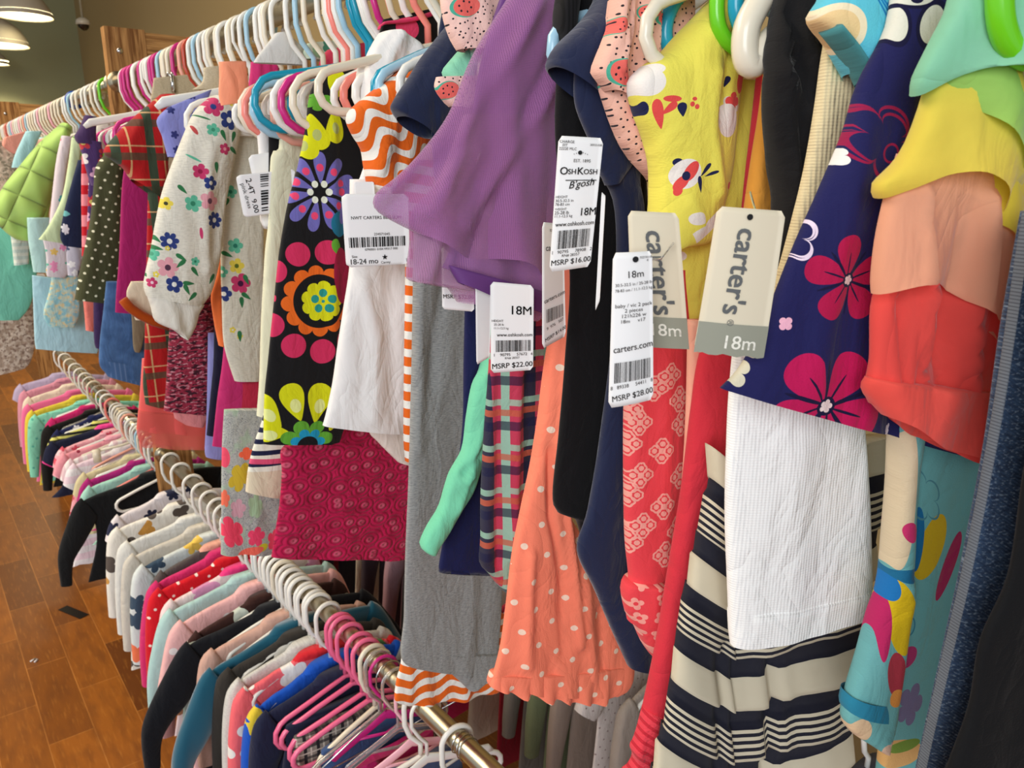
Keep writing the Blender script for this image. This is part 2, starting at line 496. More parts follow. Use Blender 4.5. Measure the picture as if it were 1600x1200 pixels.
M_FLOOR = fm.done()
wg = obj_coords(Mat('sage_wall_paint', (150, 154, 122), rough=.8, sheen=0)); wg.weave(60, .001, .1)
M_WALL = wg.done()
wb = obj_coords(Mat('tan_wall_paint', (160, 138, 96), rough=.8, sheen=0)); wb.weave(60, .001, .1)
M_WALLB = wb.done()
M_CEIL = Mat('ceiling_paint', (170, 168, 150), rough=.9, sheen=0).done()
box_structure('floor', (-4, -3, -.05), (3.0, 10.2, 0), M_FLOOR)
box_structure('wall_back', (-4, 9.9, 0), (3.0, 10.1, 4.6), M_WALL)
box_structure('wall_right', (1.9, -3, 0), (2.05, 9.9, 4.6), M_WALLB)
box_structure('ceiling', (-4, -3, 4.6), (2.05, 10.1, 4.7), M_CEIL)
box_structure('baseboard_right', (1.88, -3, 0), (1.9, 9.9, .12), Mat('baseboard_paint', (170, 160, 140), sheen=0).done())

# wooden frames that carry the rails
def wood(name, c1, c2, axis):
    m = obj_coords(Mat(name, c1, rough=.7, sheen=0))
    sc = (14, 14, .9) if axis == 'z' else (.9, 14, 14)
    n1 = m.noise(6, 4, sc=sc, dist=1.2)
    m.mix(m.step(n1, .42, .62), c2)
    m.mottle((226, 178, 112), 9, .6, .78, .5, sc=sc, detail=3)
    m.tex_bump(n1, .004, .6)
    return m.done()
M_WOODV = wood('weathered_upright_wood', (184, 136, 82), (122, 80, 42), 'z')
M_WOODH = wood('weathered_cross_wood', (196, 148, 90), (132, 88, 46), 'x')
def frame(Y, label, n=0):
    r = empty('rack_frame', (.595, Y, 0)); props(r, label, 'rack', 'wooden rack frames')
    for x0, x1 in ((-.055, .05), (.47, .575)):
        mb = MB()
        # slightly rough sawn upright
        N = 24
        for k in range(N):
            pass
        vs = []; fs = []
        zt = H+.411
        for j in range(N+1):
            z = zt*j/N; w = .0015*math.sin(j*2.1+Y)
            vs += [(x0+w, -.02, z), (x1+w*.7, -.02, z), (x1+w*.7, .02, z), (x0+w, .02, z)]
        for j in range(N):
            for k in range(4):
                a = j*4+k; b = j*4+(k+1) % 4; fs.append((a, b, b+4, a+4))
        fs += [(3, 2, 1, 0), tuple(N*4+k for k in range(4))]
        mesh_obj('upright', vs, fs, M_WOODV, r, smooth=False)
    for z0, z1 in ((H+.285, H+.405), (.1, .2)):
        mb = MB(); mb.box((.05, -.018, z0), (.47, .018, z1)); mb.build('cross_board', M_WOODH, r, smooth=False)
    # carriage bolt heads
    mb = MB(); mb.lathe([(.0, .0), (.008, .0), (.008, -.004), (.0, -.006)], 10)
    b = mb.build('bolt', M_CHROME, r, smooth=True); b.rotation_euler = (math.radians(90), 0, 0); b.location = (-.02, -.021, H+.35)
    return r
frame(2.50, 'weathered wooden rack frame rising behind the row of white and magenta hangers')
frame(5.12, 'far weathered wooden rack frame at the left end of the upper rail')
frame(-.42, 'near wooden rack frame holding the rails beside the viewer')
def rail(X, Z, y0, y1, label, r=.0165):
    mb = MB(); mb.tube([(0, 0, 0), (0, (y1-y0)/2, 0), (0, y1-y0, 0)], r, n=28, nrm=(0, 0, 1))
    o = mb.build('clothes_rail', M_RAIL, loc=(X, y0, H+Z)); props(o, label, 'rail', 'steel clothes rails')
    for yy in (.003, y1-y0-.003):
        e = MB(); e.tube([(0, yy-.003, 0), (0, yy+.003, 0)], .028, n=20, nrm=(0, 0, 1))
        e.build('end_flange', M_RAIL, o)
rail(XR, ZU, -.40, 2.48, 'upper steel clothes rail of the nearer section under the coloured hangers')
rail(XR, ZU, 2.52, 5.10, 'upper steel clothes rail of the far section, at the left')
rail(XR, ZL, -.40, 2.48, 'lower brushed steel rail running to the bottom of the picture')
rail(XR, ZL, 2.52, 5.10, 'lower steel rail of the far section among pastel baby clothes')
rail(1.12, ZL, -.4, 5.1, 'dim steel rail of the rack standing behind, seen through gaps')

# pendant lamps
M_SHADE = Mat('grey_enamel_shade', (176, 168, 154), rough=.45, sheen=0).done()
M_INSH = Mat('white_enamel_inside', (240, 236, 220), rough=.5, sheen=0).done()
def emis(name, c, e):
    m = bpy.data.materials.new(name); m.use_nodes = True; nt = m.node_tree
    p = nt.nodes['Principled BSDF']; p.inputs['Base Color'].default_value = srgb(c)
    p.inputs['Emission Color'].default_value = srgb(c); p.inputs['Emission Strength'].default_value = e; return m
M_BULB = emis('glowing_lamp_disc', (255, 240, 190), 5)
def pendant(px, py, d, R, label):
    p = at_depth(px, py, d)
    r = empty('pendant_lamp', p); props(r, label, 'lamp', 'pendant lamps')
    mb = MB(); mb.lathe([(.025, R*.95), (.06, R*.93), (R*.45, R*.82), (R*.72, R*.6), (R*.9, R*.3), (R, 0), (R*.98, -.004)], 36); mb.build('lamp_shade', M_SHADE, r)
    mb = MB(); mb.lathe([(R*.965, 0), (R*.86, R*.3), (R*.68, R*.56), (.02, R*.78)], 36); mb.build('shade_lining', M_INSH, r)
    mb = MB(); mb.lathe([(.0, .0), (R*.5, .0), (R*.9, .006), (R*.955, .03)], 36); mb.build('diffuser', M_BULB, r)
    mb = MB(); mb.tube([(0, 0, R*.9), (0, 0, 4.6-p.z)], .012, n=8, nrm=(1, 0, 0)); mb.build('stem', M_SHADE, r)
    l = bpy.data.lights.new('lamp_glow', 'SPOT'); l.energy = 60; l.color = (1, .82, .55); l.shadow_soft_size = R*.8; l.spot_size = math.radians(140); l.spot_blend = .6
    lo = bpy.data.objects.new('lamp_glow', l); C.objects.link(lo); lo.location = p+Vector((0, 0, -.02))
pendant(38, 26, 6.0, .205, 'largest grey pendant lamp at the top left corner')
pendant(0, 71, 6.3, .215, 'middle grey pendant lamp below the largest one')
pendant(-7, 100, 7.5, .12, 'small pendant lamp with a yellow-green glow, lowest of the row')
p = at_depth(130, 38, 6.6)
r = empty('security_camera', p); props(r, 'white dome security camera hanging on a thin stem from the ceiling', 'security camera')
mb = MB(); mb.lathe([(.0, .05), (.03, .05), (.055, .03), (.06, .0), (.05, -.006)], 24); mb.build('housing', plastic('camera_white', (205, 200, 185)), r)
mb = MB(); mb.lathe([(.046, 0), (.042, -.025), (.025, -.045), (.0, -.052)], 24); mb.build('dome', plastic('smoked_dome', (40, 30, 25), .1), r)
mb = MB(); mb.tube([(0, 0, .05), (0, 0, 4.6-p.z)], .010, n=8, nrm=(1, 0, 0)); mb.build('stem', plastic('camera_stem', (165, 160, 140)), r)

# things lying on the floor
def on_floor(px, py):
    d = ray(px, py); t = -H/d.z; return EYE+d*t
a = on_floor(98, 950); b = on_floor(132, 964); q = (a+b)/2; L = (b-a).length
mb = MB(); mb.box((-L/2, -.02, 0), (L/2, .02, .002))
o = mb.build('size_strip', [Mat('black_strip', (22, 22, 24), rough=.35, sheen=0).done()], loc=(q.x, q.y, .0005), smooth=False)
o.rotation_euler = (0, 0, math.atan2(b.y-a.y, b.x-a.x)); props(o, 'small black plastic strip lying on the wooden floor', 'strip')
q = on_floor(54, 1036); v = []
mb = MB(); mb.tube([(q.x, q.y, .004), (q.x+.012, q.y+.01, .006), (q.x+.006, q.y+.024, .004), (q.x-.012, q.y+.016, .003)], .0035, n=6)
props(mb.build('paper_scrap', M_CARDW), 'tiny white scrap of paper lying on the wooden floor', 'scrap')

# ------------------------------------------------------------------ hangers
def hanger_mesh(style, w=.145):
    """origin at the rail's centre; returns (body MB, hook MB)"""
    b = MB(); h = MB(); R = .026
    if style in ('tube', 'wide'):
        rr = .0050; c = .022 if style == 'tube' else .033
        top = -.102; bot = top-(.085 if style == 'tube' else .1)
        hook = arc(0, 0, R, 215, 40, 14)[::-1]
        hook = arc(0, 0, R, -30, 180, 16)+[(-R, 0, -.03), (-R*.7, 0, -.055), (0, 0, -.076), (0, 0, top+.005)]
        h.tube([(x, y, z) for x, y, z in hook], rr*.9, n=8)
        pts = []
        pts += [(0, 0, top)]
        pts += [(w*.5, 0, top-.022)]
        cc = (w-c, bot+c)
        pts += [(cc[0]+c*math.cos(math.radians(a)), 0, cc[1]+c*math.sin(math.radians(a))) for a in (75, 50, 20, -10, -40, -70, -90)]
        pts += [(0, 0, bot)]
        pts += [(-x, y, z) for x, y, z in pts[1:-1][::-1]]
        b.tube(pts, rr, closed=True, n=8)
        b.tube([(w*.66, 0, top-.028), (w*.72, 0, top-.022), (w*.74, 0, top-.034)], rr*.8, n=6)
    elif style == 'flat':      # moulded retail hanger
        hook = arc(0, 0, R, -40, 180, 16)+[(-R, 0, -.02), (-R*.5, 0, -.045), (0, 0, -.062), (0, 0, -.092)]
        h.tube(hook, .0032, n=8)
        pts = [(-w, 0, -.140), (-w*.92, 0, -.130), (-w*.5, 0, -.114), (-w*.2, 0, -.102), (0, 0, -.092), (w*.2, 0, -.102), (w*.5, 0, -.114), (w*.92, 0, -.130), (w, 0, -.140)]
        b.tube(pts, [.005, .009, .008, .008, .010, .008, .008, .009, .005], n=10, flat=.4)
        b.tube([(-w*.6, 0, -.117), (0, 0, -.132), (w*.6, 0, -.117)], .003, n=6)
    elif style == 'clip':
        hook = arc(0, 0, R, -40, 180, 16)+[(-R, 0, -.012), (0, 0, -.04), (0, 0, -.07)]
        h.tube(hook, .0018, n=6)
        b.tube([(-w, 0, -.075), (-w*.3, 0, -.072), (0, 0, -.066), (w*.3, 0, -.072), (w, 0, -.075)], .005, n=8, flat=.6)
        for s in (-1, 1):
            b.box((s*w*.9-.012, -.006, -.115), (s*w*.9+.012, .006, -.068))
    else:                      # wire
        hook = arc(0, 0, R, -40, 180, 16)+[(-R, 0, -.012), (-R*.4, 0, -.04), (0, 0, -.06)]
        h.tube(hook, .0016, n=6)
        b.tube([(0, 0, -.06), (w, 0, -.12), (w, 0, -.126), (-w, 0, -.126), (-w, 0, -.12)], .0014, closed=True, n=6)
    return b, h
HCOL = {'white': (238, 236, 228), 'cream': (232, 222, 200), 'pink': (240, 110, 150), 'magenta': (205, 40, 130), 'blush': (240, 170, 150), 'teal': (20, 150, 180),
        'light blue': (165, 205, 225), 'green': (110, 205, 30), 'clear': (230, 230, 225), 'black': (25, 25, 28), 'pale pink': (246, 186, 200), 'salmon': (246, 140, 128), 'red': (190, 70, 50), 'lilac':(190,170,215)}
_hp = {}; _hm = {}
def hanger(Y, color, holding, X=XR, Z=ZU, style='tube', yaw=0, w=.145, where='upper rail', roll=0.0, hcol=None, group=None, label=None):
    key = (color, style, w)
    if key not in _hp:
        if color not in _hm: _hm[color] = M_CLEAR if color == 'clear' else (M_CHROME if color == 'wire' else plastic(color.replace(' ', '_')+'_hanger_plastic', HCOL[color], .22))
        b, h = hanger_mesh(style, w)
        r = b.build('clothes_hanger', _hm[color]); k = h.build('hook', M_CHROME if style in ('clip', 'wire') else _hm[color], r)
        _hp[key] = r; o = r
    else: o = copy_tree(_hp[key])
    if X == XR and Z == ZU and not yaw: Y, yaw = fan(Y)
    o.location = (X, Y, H+Z-.0215+.0385-.0015-.0165+.0); o.rotation_euler = (0, math.radians(roll), math.radians(yaw))
    o.location.z = H+Z+.0165-.026+.0038
    for k in ('label', 'group', 'category'):
        if k in o: del o[k]
    st_ = {'tube': 'tubular', 'wide': 'round-cornered tubular', 'flat': 'flat moulded', 'clip': 'clip', 'wire': 'thin wire'}[style]
    col = 'chrome' if color == 'wire' else color
    props(o, label or f'{col} {st_} hanger carrying the {holding}', 'hanger', group or f'hangers on the {where}')
    return o
# ================================================================== upper rail, nearer section, from the right edge leftwards
# ---- jeans at the right edge; added black legs stand in for the shaded gap
g = G('trousers', .105, 'black trousers filling the bottom right corner beside the blue jeans', 'trousers')
g.part('leg', [(1640,380,1900,380),(1625,600,1880,600),(1600,745,1850,745),(1577,900,1800,900),(1532,1000,1750,1000),(1515,1100,1700,1100),(1480,1200,1650,1200),(1440,1330,1600,1330)], fabric('black_gap_shade', (12,12,14), sheen=.05), t=.006, folds=(.004,30))
g = G('jeans', .145, 'blue denim jeans with a ridged side seam hanging at the far right', 'jeans')
dm = Mat('denim', (62, 86, 118), rough=.9, sheen=.2)
tw = dm.sep(dm.mapping((0,0,0), math.radians(35), (1,1,1), 'POINT'))
dl = dm.math('SINE', dm.math('MULTIPLY', tw[1], 4200))
dm.mottle((30, 46, 74), 240, .35, .7, .9, sc=(1,2.2,1)); dm.mottle((140,158,178), 500, .55, .66, .8, sc=(1,1.6,1))
dm.tex_bump(dl, .0006, .5); M_DENIM = dm.done()
g.part('leg', [(1600,330,1800,330),(1588,400,1790,400),(1573,500,1780,500),(1557,600,1770,600),(1531,750,1740,750),(1503,897,1700,897),(1480,1000,1660,1000),(1457,1100,1630,1100),(1435,1200,1600,1200),(1405,1340,1560,1340)], M_DENIM, t=.009, folds=(.004,34),
       creases=[(.003, 14, [(1640,400),(1560,900),(1490,1200)])])
sm = Mat('denim_seam', (104, 110, 118), rough=.9)
sv = sm.sep(sm.uv()); sm.stripes((76,80,88), .0016, .35, .3); sm.weave(800); 
g.part('side_seam', [(1593,330,1605,330),(1581,400,1595,400),(1550,600,1568,600),(1524,750,1541,750),(1495,897,1511,897),(1472,1000,1486,1000),(1449,1100,1463,1100),(1427,1200,1440,1200),(1397,1340,1413,1340)], sm.done(), t=.003, y=-.0095, n=12, folds=(0,1))

# ---- rainbow ruffle top
def cloth(name, c, **k):
    m = Mat(name, c, **k); m.weave(700, .0005, .35); return m.done()
g = G('ruffled_blouse', .205, 'sleeveless top of mint, yellow, peach and coral ruffles at the right', 'top')
def sheer(name, c, tr=.35):
    m = Mat(name, c, rough=.9, sheen=.3); m.weave(900, .0004, .3); m.done()
    nt = m.nt; t = nt.nodes.new('ShaderNodeBsdfTranslucent'); t.inputs[0].default_value = srgb(c)
    x = nt.nodes.new('ShaderNodeMixShader'); x.inputs[0].default_value = tr; out = nt.nodes['Material Output']
    nt.links.new(m.p.outputs[0], x.inputs[1]); nt.links.new(t.outputs[0], x.inputs[2]); nt.links.new(x.outputs[0], out.inputs[0]); return m.m
R = dict(ruffle=(.006, 14, .2))
g.part('coral_tier', [(1420,330,1600,330),(1385,420,1590,420),(1364,480,1580,500),(1357,560,1562,590),(1349,598,1548,640),(1353,628,1540,680),(1400,657,1532,722)], sheer('coral_voile', (252, 92, 84)), t=.012, y=.002, folds=(.009,40), ruffle=(.008,14,.2), n=72,
       creases=[(.009,9,[(1430,440),(1425,560),(1440,640)]),(-.008,10,[(1455,450),(1462,600)]),(.009,9,[(1490,470),(1500,620)]),(-.007,9,[(1395,470),(1392,600)])])
g.part('coral_frill', [(1351,588,1548,612),(1349,606,1542,660),(1372,650,1534,722)], sheer('coral_voile_light', (255, 100, 88)), t=.013, y=-.006, folds=(.006,44), ruffle=(.006,20,.1), n=60)
g.part('peach_tier', [(1400,240,1600,240),(1385,285,1592,300),(1366,362,1582,400),(1356,430,1572,500),(1354,462,1562,545)], sheer('peach_voile', (250, 184, 148)), t=.013, y=-.006, folds=(.007,30), ruffle=(.008,13,.35), sag=-.02,
       n=64, creases=[(.008,9,[(1500,310),(1490,480)]),(-.006,9,[(1470,320),(1462,440)]),(.006,8,[(1410,300),(1400,430)])])
g.part('yellow_tier', [(1462,60,1600,60),(1440,150,1600,140),(1402,240,1600,230),(1368,283,1570,310),(1376,302,1552,345)], sheer('yellow_voile', (246, 226, 92)), t=.014, y=-.013, folds=(.008,32), ruffle=(.008,14,.3), sag=-.016, n=60,
       creases=[(.006,14,[(1500,110),(1540,240),(1545,320)])])
g.part('yellow_underlayer', [(1480,120,1640,120),(1490,240,1620,260),(1502,340,1592,412)], sheer('yellow_voile_under', (236, 214, 70)), t=.012, y=-.008, folds=(.008,34), ruffle=(.007,14,.3))
g.part('green_tier', [(1474,40,1620,30),(1456,110,1612,130),(1458,140,1606,220),(1475,160,1590,292)], sheer('lime_voile', (176, 222, 112)), t=.013, y=-.017, folds=(.006,30), ruffle=(.006,14,.4))
g.part('mint_tier', [(1478,-60,1640,-60),(1462,10,1640,10),(1440,70,1630,100),(1426,117,1615,200),(1431,142,1602,270)], sheer('mint_voile', (158, 226, 192)), t=.013, y=-.022, folds=(.008,30), ruffle=(.011,13,.3), sag=-.022, n=60, creases=[(.007,12,[(1490,20),(1480,120)]),(-.007,14,[(1540,20),(1545,170)])])

# ---- navy tunic with magenta flowers
g = G('tunic', .238, 'navy tunic printed with magenta and white flowers, behind the rainbow ruffles', 'tunic')
m = fabric('navy_floral_jersey', (30, 30, 82), plane=g.pl)
NV = (20, 18, 56); MG = (176, 20, 72)
for a in (90, 18, -54, 198, 126+108):
    pass
def bigflower(m, x, y, r, col, ink=NV, eye=(240,220,215), ry=None, rot=0):
    ry = ry or r
    for a in range(5):
        t = math.radians(a*72+rot); c_, s_ = math.cos(t), math.sin(t)
        m.motif('drop', x+r*.54*c_, y-ry*.54*s_, r*.45, ry*.52, col, a*72+rot-90)
    for a in range(5):
        t = math.radians(a*72+rot); c_, s_ = math.cos(t), math.sin(t)
        m.motif('disc', x+r*.36*c_, y-ry*.36*s_, r*.022, ry*.30, ink, a*72+rot-90)
        t = math.radians(a*72+rot+36)
        m.motif('disc', x+r*.42*math.cos(t), y-ry*.42*math.sin(t), r*.035, ry*.40, ink, a*72+rot+36-90)
    m.motif('disc', x, y, r*.17, ry*.17, ink); m.motif('flower5', x, y, r*.12, ry*.12, eye)
bigflower(m, 1316, 436, 58, MG, ry=66, rot=90)
bigflower(m, 1284, 632, 86, (192,20,84), ry=88, rot=54)
m.motif('line5', 1372, 222, 46, 90, (150,24,70), 60); m.motif('line5', 1374, 226, 40, 82, (150,24,70), 55); m.motif('ring', 1384, 240, 12, 16, (150,24,70))
m.motif('line5', 1246, 368, 34, 48, (232,214,232), 20); m.motif('line5', 1246, 368, 31, 44, (232,214,232), 24)
m.motif('flower4', 1228, 506, 10, 11, (240,180,200), 45); m.motif('flower3', 1310, 241, 13, 22, (235,232,226), 60); m.motif('flower4', 1397, 677, 10, 10, (214,206,210), 45)
m.motif('flower5', 1154, 580, 24, 30, (214,206,180), 10)
for x, y, rx, ry, ro in ((1405,34,17,40,12), (1450,40,20,40,-10), (1432,-8,30,22,0)):
    m.motif('disc', x, y, rx, ry, (228,224,208), ro); m.motif('ring', x, y, rx*1.06, ry*1.03, NV, ro)
m.motif('disc', 1432, -2, 8, 8, NV)
M_NAVYFL = m.done()
g.part('body', [(1400,-60,1580,-60),(1387,40,1580,30),(1342,130,1575,130),(1310,220,1570,220),(1275,305,1565,310),(1240,385,1562,400),(1192,505,1558,520),(1158,572,1555,620),(1127,607,1545,722)], M_NAVYFL, t=.012, folds=(.005,22), creases=[(-.010,26,[(1440,150),(1400,420),(1390,700)]),(.006,30,[(1330,200),(1250,600)])], n=72)
h_m = Mat('navy_hem', (26, 26, 74)); 
# ---- aqua set: sleeve top and long leggings
g = G('long_sleeved_top', .262, 'aqua top with a teal cuff between cream knit and navy floral tunic', 'top')
m = fabric('aqua_jersey', (96, 196, 216), plane=g.pl)
m.motif('disc', 1302, 52, 36, 44, (238, 204, 148), 30); m.motif('ring', 1302, 52, 38, 46, (244,226,190), 30)
m.motif('drop', 1276, 26, 12, 14, (214,60,90), 40)
for k in range(5): m.motif('rect', 1360+k*7, 14+k*3, 1.2, 22, (24,130,190), 40+k*4)
M_AQUA = m.done()
g.part('sleeve', [(1300,-40,1440,-40),(1284,0,1430,0),(1268,24,1420,40),(1278,42,1408,90),(1294,56,1400,130),(1330,115,1390,150)], M_AQUA, t=.016, folds=(.003,30))
g.part('cuff', [(1290,52,1300,40),(1310,78,1330,75),(1330,105,1350,110),(1343,130,1362,140)], cloth('teal_rib', (70, 138, 142)), t=.010, y=-.006, n=20, folds=(0,1))
g = G('leggings', .248, 'aqua leggings with yellow, pink and blue blobs, hanging under the navy tunic', 'leggings')
m = fabric('aqua_print', (112, 178, 178), plane=g.pl)
for q in (('disc',1395,775,14,110,(226,206,170),3),('disc',1402,820,9,16,(208,52,110),20),('disc',1462,860,18,52,(212,178,30),-8),('disc',1444,850,8,52,(24,110,160),6),('disc',1490,890,10,54,(170,40,90),-10),
          ('disc',1384,950,16,56,(224,190,24),10),('disc',1366,960,7,60,(196,40,100),3),('disc',1372,905,13,26,(30,120,190),20),('disc',1376,1035,11,34,(176,56,70),8),('disc',1376,1070,8,14,(226,150,70),0),
          ('disc',1429,1036,11,18,(178,56,110),-20),('disc',1398,1072,13,40,(190,56,110),0),('flower5',1433,1110,18,34,(122,116,150),0),('disc',1412,1190,36,22,(226,176,110),0),('disc',1424,1176,22,9,(120,150,60),10),('disc',1330,1130,13,20,(232,200,160),0),('disc',1368,1146,14,10,(232,196,170),0),
          ('line5',1420,990,20,40,(60,130,150),0),('line5',1452,780,22,50,(80,140,150),30),('disc',1400,885,20,10,(30,110,150),0)): m.motif(*q)
M_AQP = m.done()
g.part('leg', [(1420,640,1580,640),(1415,760,1560,760),(1412,900,1530,900),(1402,1000,1500,1000),(1390,1100,1470,1100),(1375,1240,1440,1240)], M_AQP, t=.010, y=.006, folds=(.004,30))
g.part('leg', [(1392,640,1440,640),(1386,760,1422,760),(1372,900,1412,900),(1354,960,1404,960),(1338,1020,1398,1020),(1318,1082,1390,1090),(1311,1115,1389,1130),(1322,1136,1384,1150),(1345,1148,1376,1152)], M_AQP, t=.012, y=-.008, folds=(.004,34), creases=[(.005,10,[(1385,900),(1365,1100),(1343,1150)])])
g.part('glitter_band', [(1316,1076,1388,1086),(1312,1092,1389,1104),(1313,1100,1389,1114)], cloth('blue_glitter_band', (40,130,160)), t=.014, y=-.008, folds=(.002,34), top='open')

# ---- white knit
g = G('cardigan', .285, 'white knitted cardigan with a long cream sleeve below the navy tunic', 'cardigan')
kn = Mat('white_knit', (246, 244, 240)); kn.weave(ribs=420, dist=.0003, strength=.4); M_KNIT = kn.done()
kc = Mat('cream_knit', (226, 208, 164)); kc.weave(ribs=420, dist=.0004, strength=.6); M_KNITC = kc.done()
g.part('sleeve', [(1300,20,1400,20),(1287,90,1390,110),(1275,180,1370,180),(1252,300,1350,300),(1220,420,1300,420),(1190,500,1260,500),(1175,570,1240,570)], M_KNITC, t=.010, folds=(.003,28))
g.part('body', [(1150,520,1330,520),(1140,620,1345,640),(1136,700,1352,720),(1134,800,1357,800),(1137,900,1361,900),(1140,990,1361,948)], M_KNIT, t=.012, folds=(.004,20), creases=[(.004,30,[(1230,700),(1225,960)])], n=60)
g.part('rib_hem', [(1139,955,1362,917),(1140,985,1362,938),(1143,1008,1358,956)], M_KNIT, t=.0135, folds=(.004,20), n=60)

# ---- black ruffled jacket
g = G('jacket', .318, 'black gathered jacket between the yellow strap and the cream knit', 'jacket')
M_BLK = fabric('black_crepe', (17, 16, 18), sheen=.1)
g.part('sleeve', [(1225,-40,1330,-40),(1214,20,1315,20),(1200,90,1300,90),(1198,170,1288,170),(1208,260,1270,250),(1214,330,1262,330),(1200,480,1235,480)], M_BLK, t=.018, folds=(.009,40),
       creases=[(.007,7,[(1215,60),(1262,130),(1292,150)]),(.008,8,[(1205,110),(1240,190),(1275,260)]),(-.008,8,[(1222,10),(1225,140),(1235,300)]),(.006,7,[(1250,0),(1240,80),(1262,180)])])
g.part('body', [(1230,100,1300,100),(1222,330,1280,330),(1212,600,1260,600)], M_BLK, t=.010, y=.012, folds=(.005,40))

# ---- navy and white ruffled trousers
g = G('ruffle_trousers', .332, 'navy and cream striped ruffle trousers standing out at the bottom right', 'trousers')
sm_ = Mat('ruffle_stripe_jersey', (232, 220, 192))
vv = sm_.sep(sm_.uv())[1]
NVY = (14, 14, 36)
for lo, hi in ((745,768),(828,864),(908,932),(975,1010),(1052,1082),(1128,1156),(1195,1300)):
    sm_.mix(sm_.math('MULTIPLY', sm_.math('GREATER_THAN', vv, lo), sm_.math('LESS_THAN', vv, hi)), NVY)
for lo, hi, n in ((768,828,6),(932,975,5),(1082,1128,5)):
    pr = (hi-lo)/n; f = sm_.math('FRACT', sm_.math('DIVIDE', sm_.math('SUBTRACT', vv, lo), pr))
    sm_.mix(sm_.math('MULTIPLY', sm_.math('LESS_THAN', f, .5), sm_.math('MULTIPLY', sm_.math('GREATER_THAN', vv, lo), sm_.math('LESS_THAN', vv, hi))), NVY)
sm_.weave(800); M_RUF = sm_.done()
LE = [(1108,695,0),(1104,743,-.006),(1113,748,0),(1110,765,0),(1100,772,-.003),(1085,826,-.007),(1092,830,0),(1088,862,0),(1080,866,-.002),(1068,907,-.008),(1075,910,0),(1070,930,0),(1064,934,-.003),(1051,974,-.008),(1060,977,0),(1056,1008,0),
      (1052,1012,-.002),(1041,1051,-.009),(1050,1054,0),(1046,1080,0),(1042,1084,-.003),(1030,1127,-.009),(1036,1130,0),(1032,1154,0),(1024,1158,-.002),(1014,1194,-.009),(1020,1197,0),(1012,1240,0)]
g.part('leg', [(x, y, 1144-(y-700)*.02, y+34+(y-700)*.04, .012, yo, y) for x, y, yo in LE], M_RUF, folds=(.004,30), ruffle=None, n=72, rowuv='rc', smooth_rows=False, step=.004, creases=[(-.008,10,[(1118,1000),(1110,1240)])])
g.part('leg', [(1142-(y-700)*.02, y+40+(y-700)*.03, 1392-(y-700)*.13, y-14, .012, yo+.004, y) for x, y, yo in LE], M_RUF, folds=(.006,26), n=72, rowuv='rc', smooth_rows=False, step=.004, creases=[(-.012,9,[(1200,1020),(1188,1240)])])

# ---- mustard strap, crimson tights
g = G('cardigan', .352, 'mustard cardigan showing as a narrow orange strip beside the black jacket', 'cardigan')
g.part('sleeve', [(1215,-20,1290,-20),(1203,60,1260,60),(1190,160,1240,160),(1176,250,1225,250),(1166,330,1215,330),(1160,420,1200,420)], cloth('mustard_knit', (214, 146, 56)), t=.009, folds=(.004,40))
g = G('tights', .366, 'crimson tights with lacy crocheted ankles beside the striped ruffle trousers', 'tights')
mt = fabric('crimson_jersey', (206, 48, 62)); ml = Mat('crimson_lace', (222, 62, 76)); ml.stripes((190,36,52), .007, .4, .6); ml.weave(500, .002, .8); ml = ml.done()
g.part('leg', [(1190,100,1240,100),(1170,250,1235,250),(1150,400,1225,400),(1098,545,1200,560),(1082,640,1180,640),(1070,740,1150,740),(1056,830,1120,830),(1040,930,1098,930),(1022,1030,1080,1030),(1004,1115,1060,1120)], mt, t=.012, folds=(.003,30))
g.part('lace_ankle', [(1004,1105,1052,1110),(990,1150,1046,1150),(984,1165,1034,1165),(988,1185,1030,1190),(972,1215,1016,1220),(966,1260,1010,1260)], ml, t=.012, y=-.001, folds=(.008,60), step=.005)

# ---- yellow floral sleeve top
g = G('t_shirt', .395, 'lemon yellow t-shirt with coral and navy flower sprigs', 'shirt')
g.pl.moff = .006; m = fabric('yellow_floral_jersey', (236, 224, 92), plane=g.pl)
CO = (228, 78, 74); DN = (30, 34, 74); WH = (240, 232, 224)
for q in (('disc',1004,128,22,24,WH,0),('disc',1018,108,10,8,WH,0),('drop',1112,54,6,14,CO,30),('disc',1034,157,12,5,CO,0),('drop',1018,180,9,24,CO,18),('drop',1030,172,7,15,CO,-50),('disc',1002,170,4,11,DN,20),('drop',1047,174,9,11,DN,10),
          ('disc',1063,158,3,3,CO,0),('disc',1060,166,3,4,CO,0),('disc',1066,170,3,4,CO,0),('disc',1044,254,6,6,DN,0),('disc',1054,272,20,22,WH,40),('disc',1060,268,14,9,CO,60),('disc',1048,286,12,8,CO,50),('disc',1054,275,5,7,DN,0),('disc',1044,298,5,8,CO,-20),
          ('drop',1080,266,4,13,DN,-40),('drop',1088,272,3,12,DN,-70),('drop',1072,288,4,13,DN,10),('flower5',1130,168,15,20,(232,222,205),0),('drop',1146,110,14,30,CO,0),('disc',1147,98,7,10,(25,22,30),0),('disc',1146,130,8,18,CO,0),
          ('flower4',1132,160,12,14,CO,0),('disc',1128,178,3,9,DN,0),('disc',1122,190,20,26,WH,10),('drop',1122,130,5,9,DN,-20),('disc',1130,290,4,6,CO,0),('rect',1088,352,26,9,WH,35),('disc',1068,340,12,10,WH,0),('disc',1058,395,7,10,(60,40,90),0),('disc',1066,394,6,8,CO,0),('disc',1076,402,8,8,WH,0)):
    m.motif(*q)
M_YEL = m.done()
g.part('body', [(1100,60,1180,60),(1110,200,1185,200),(1085,330,1175,330),(1062,420,1140,420),(1075,500,1120,500),(1086,560,1112,560),(1096,600,1106,600)], M_YEL, t=.010, y=.010, folds=(.004,36))
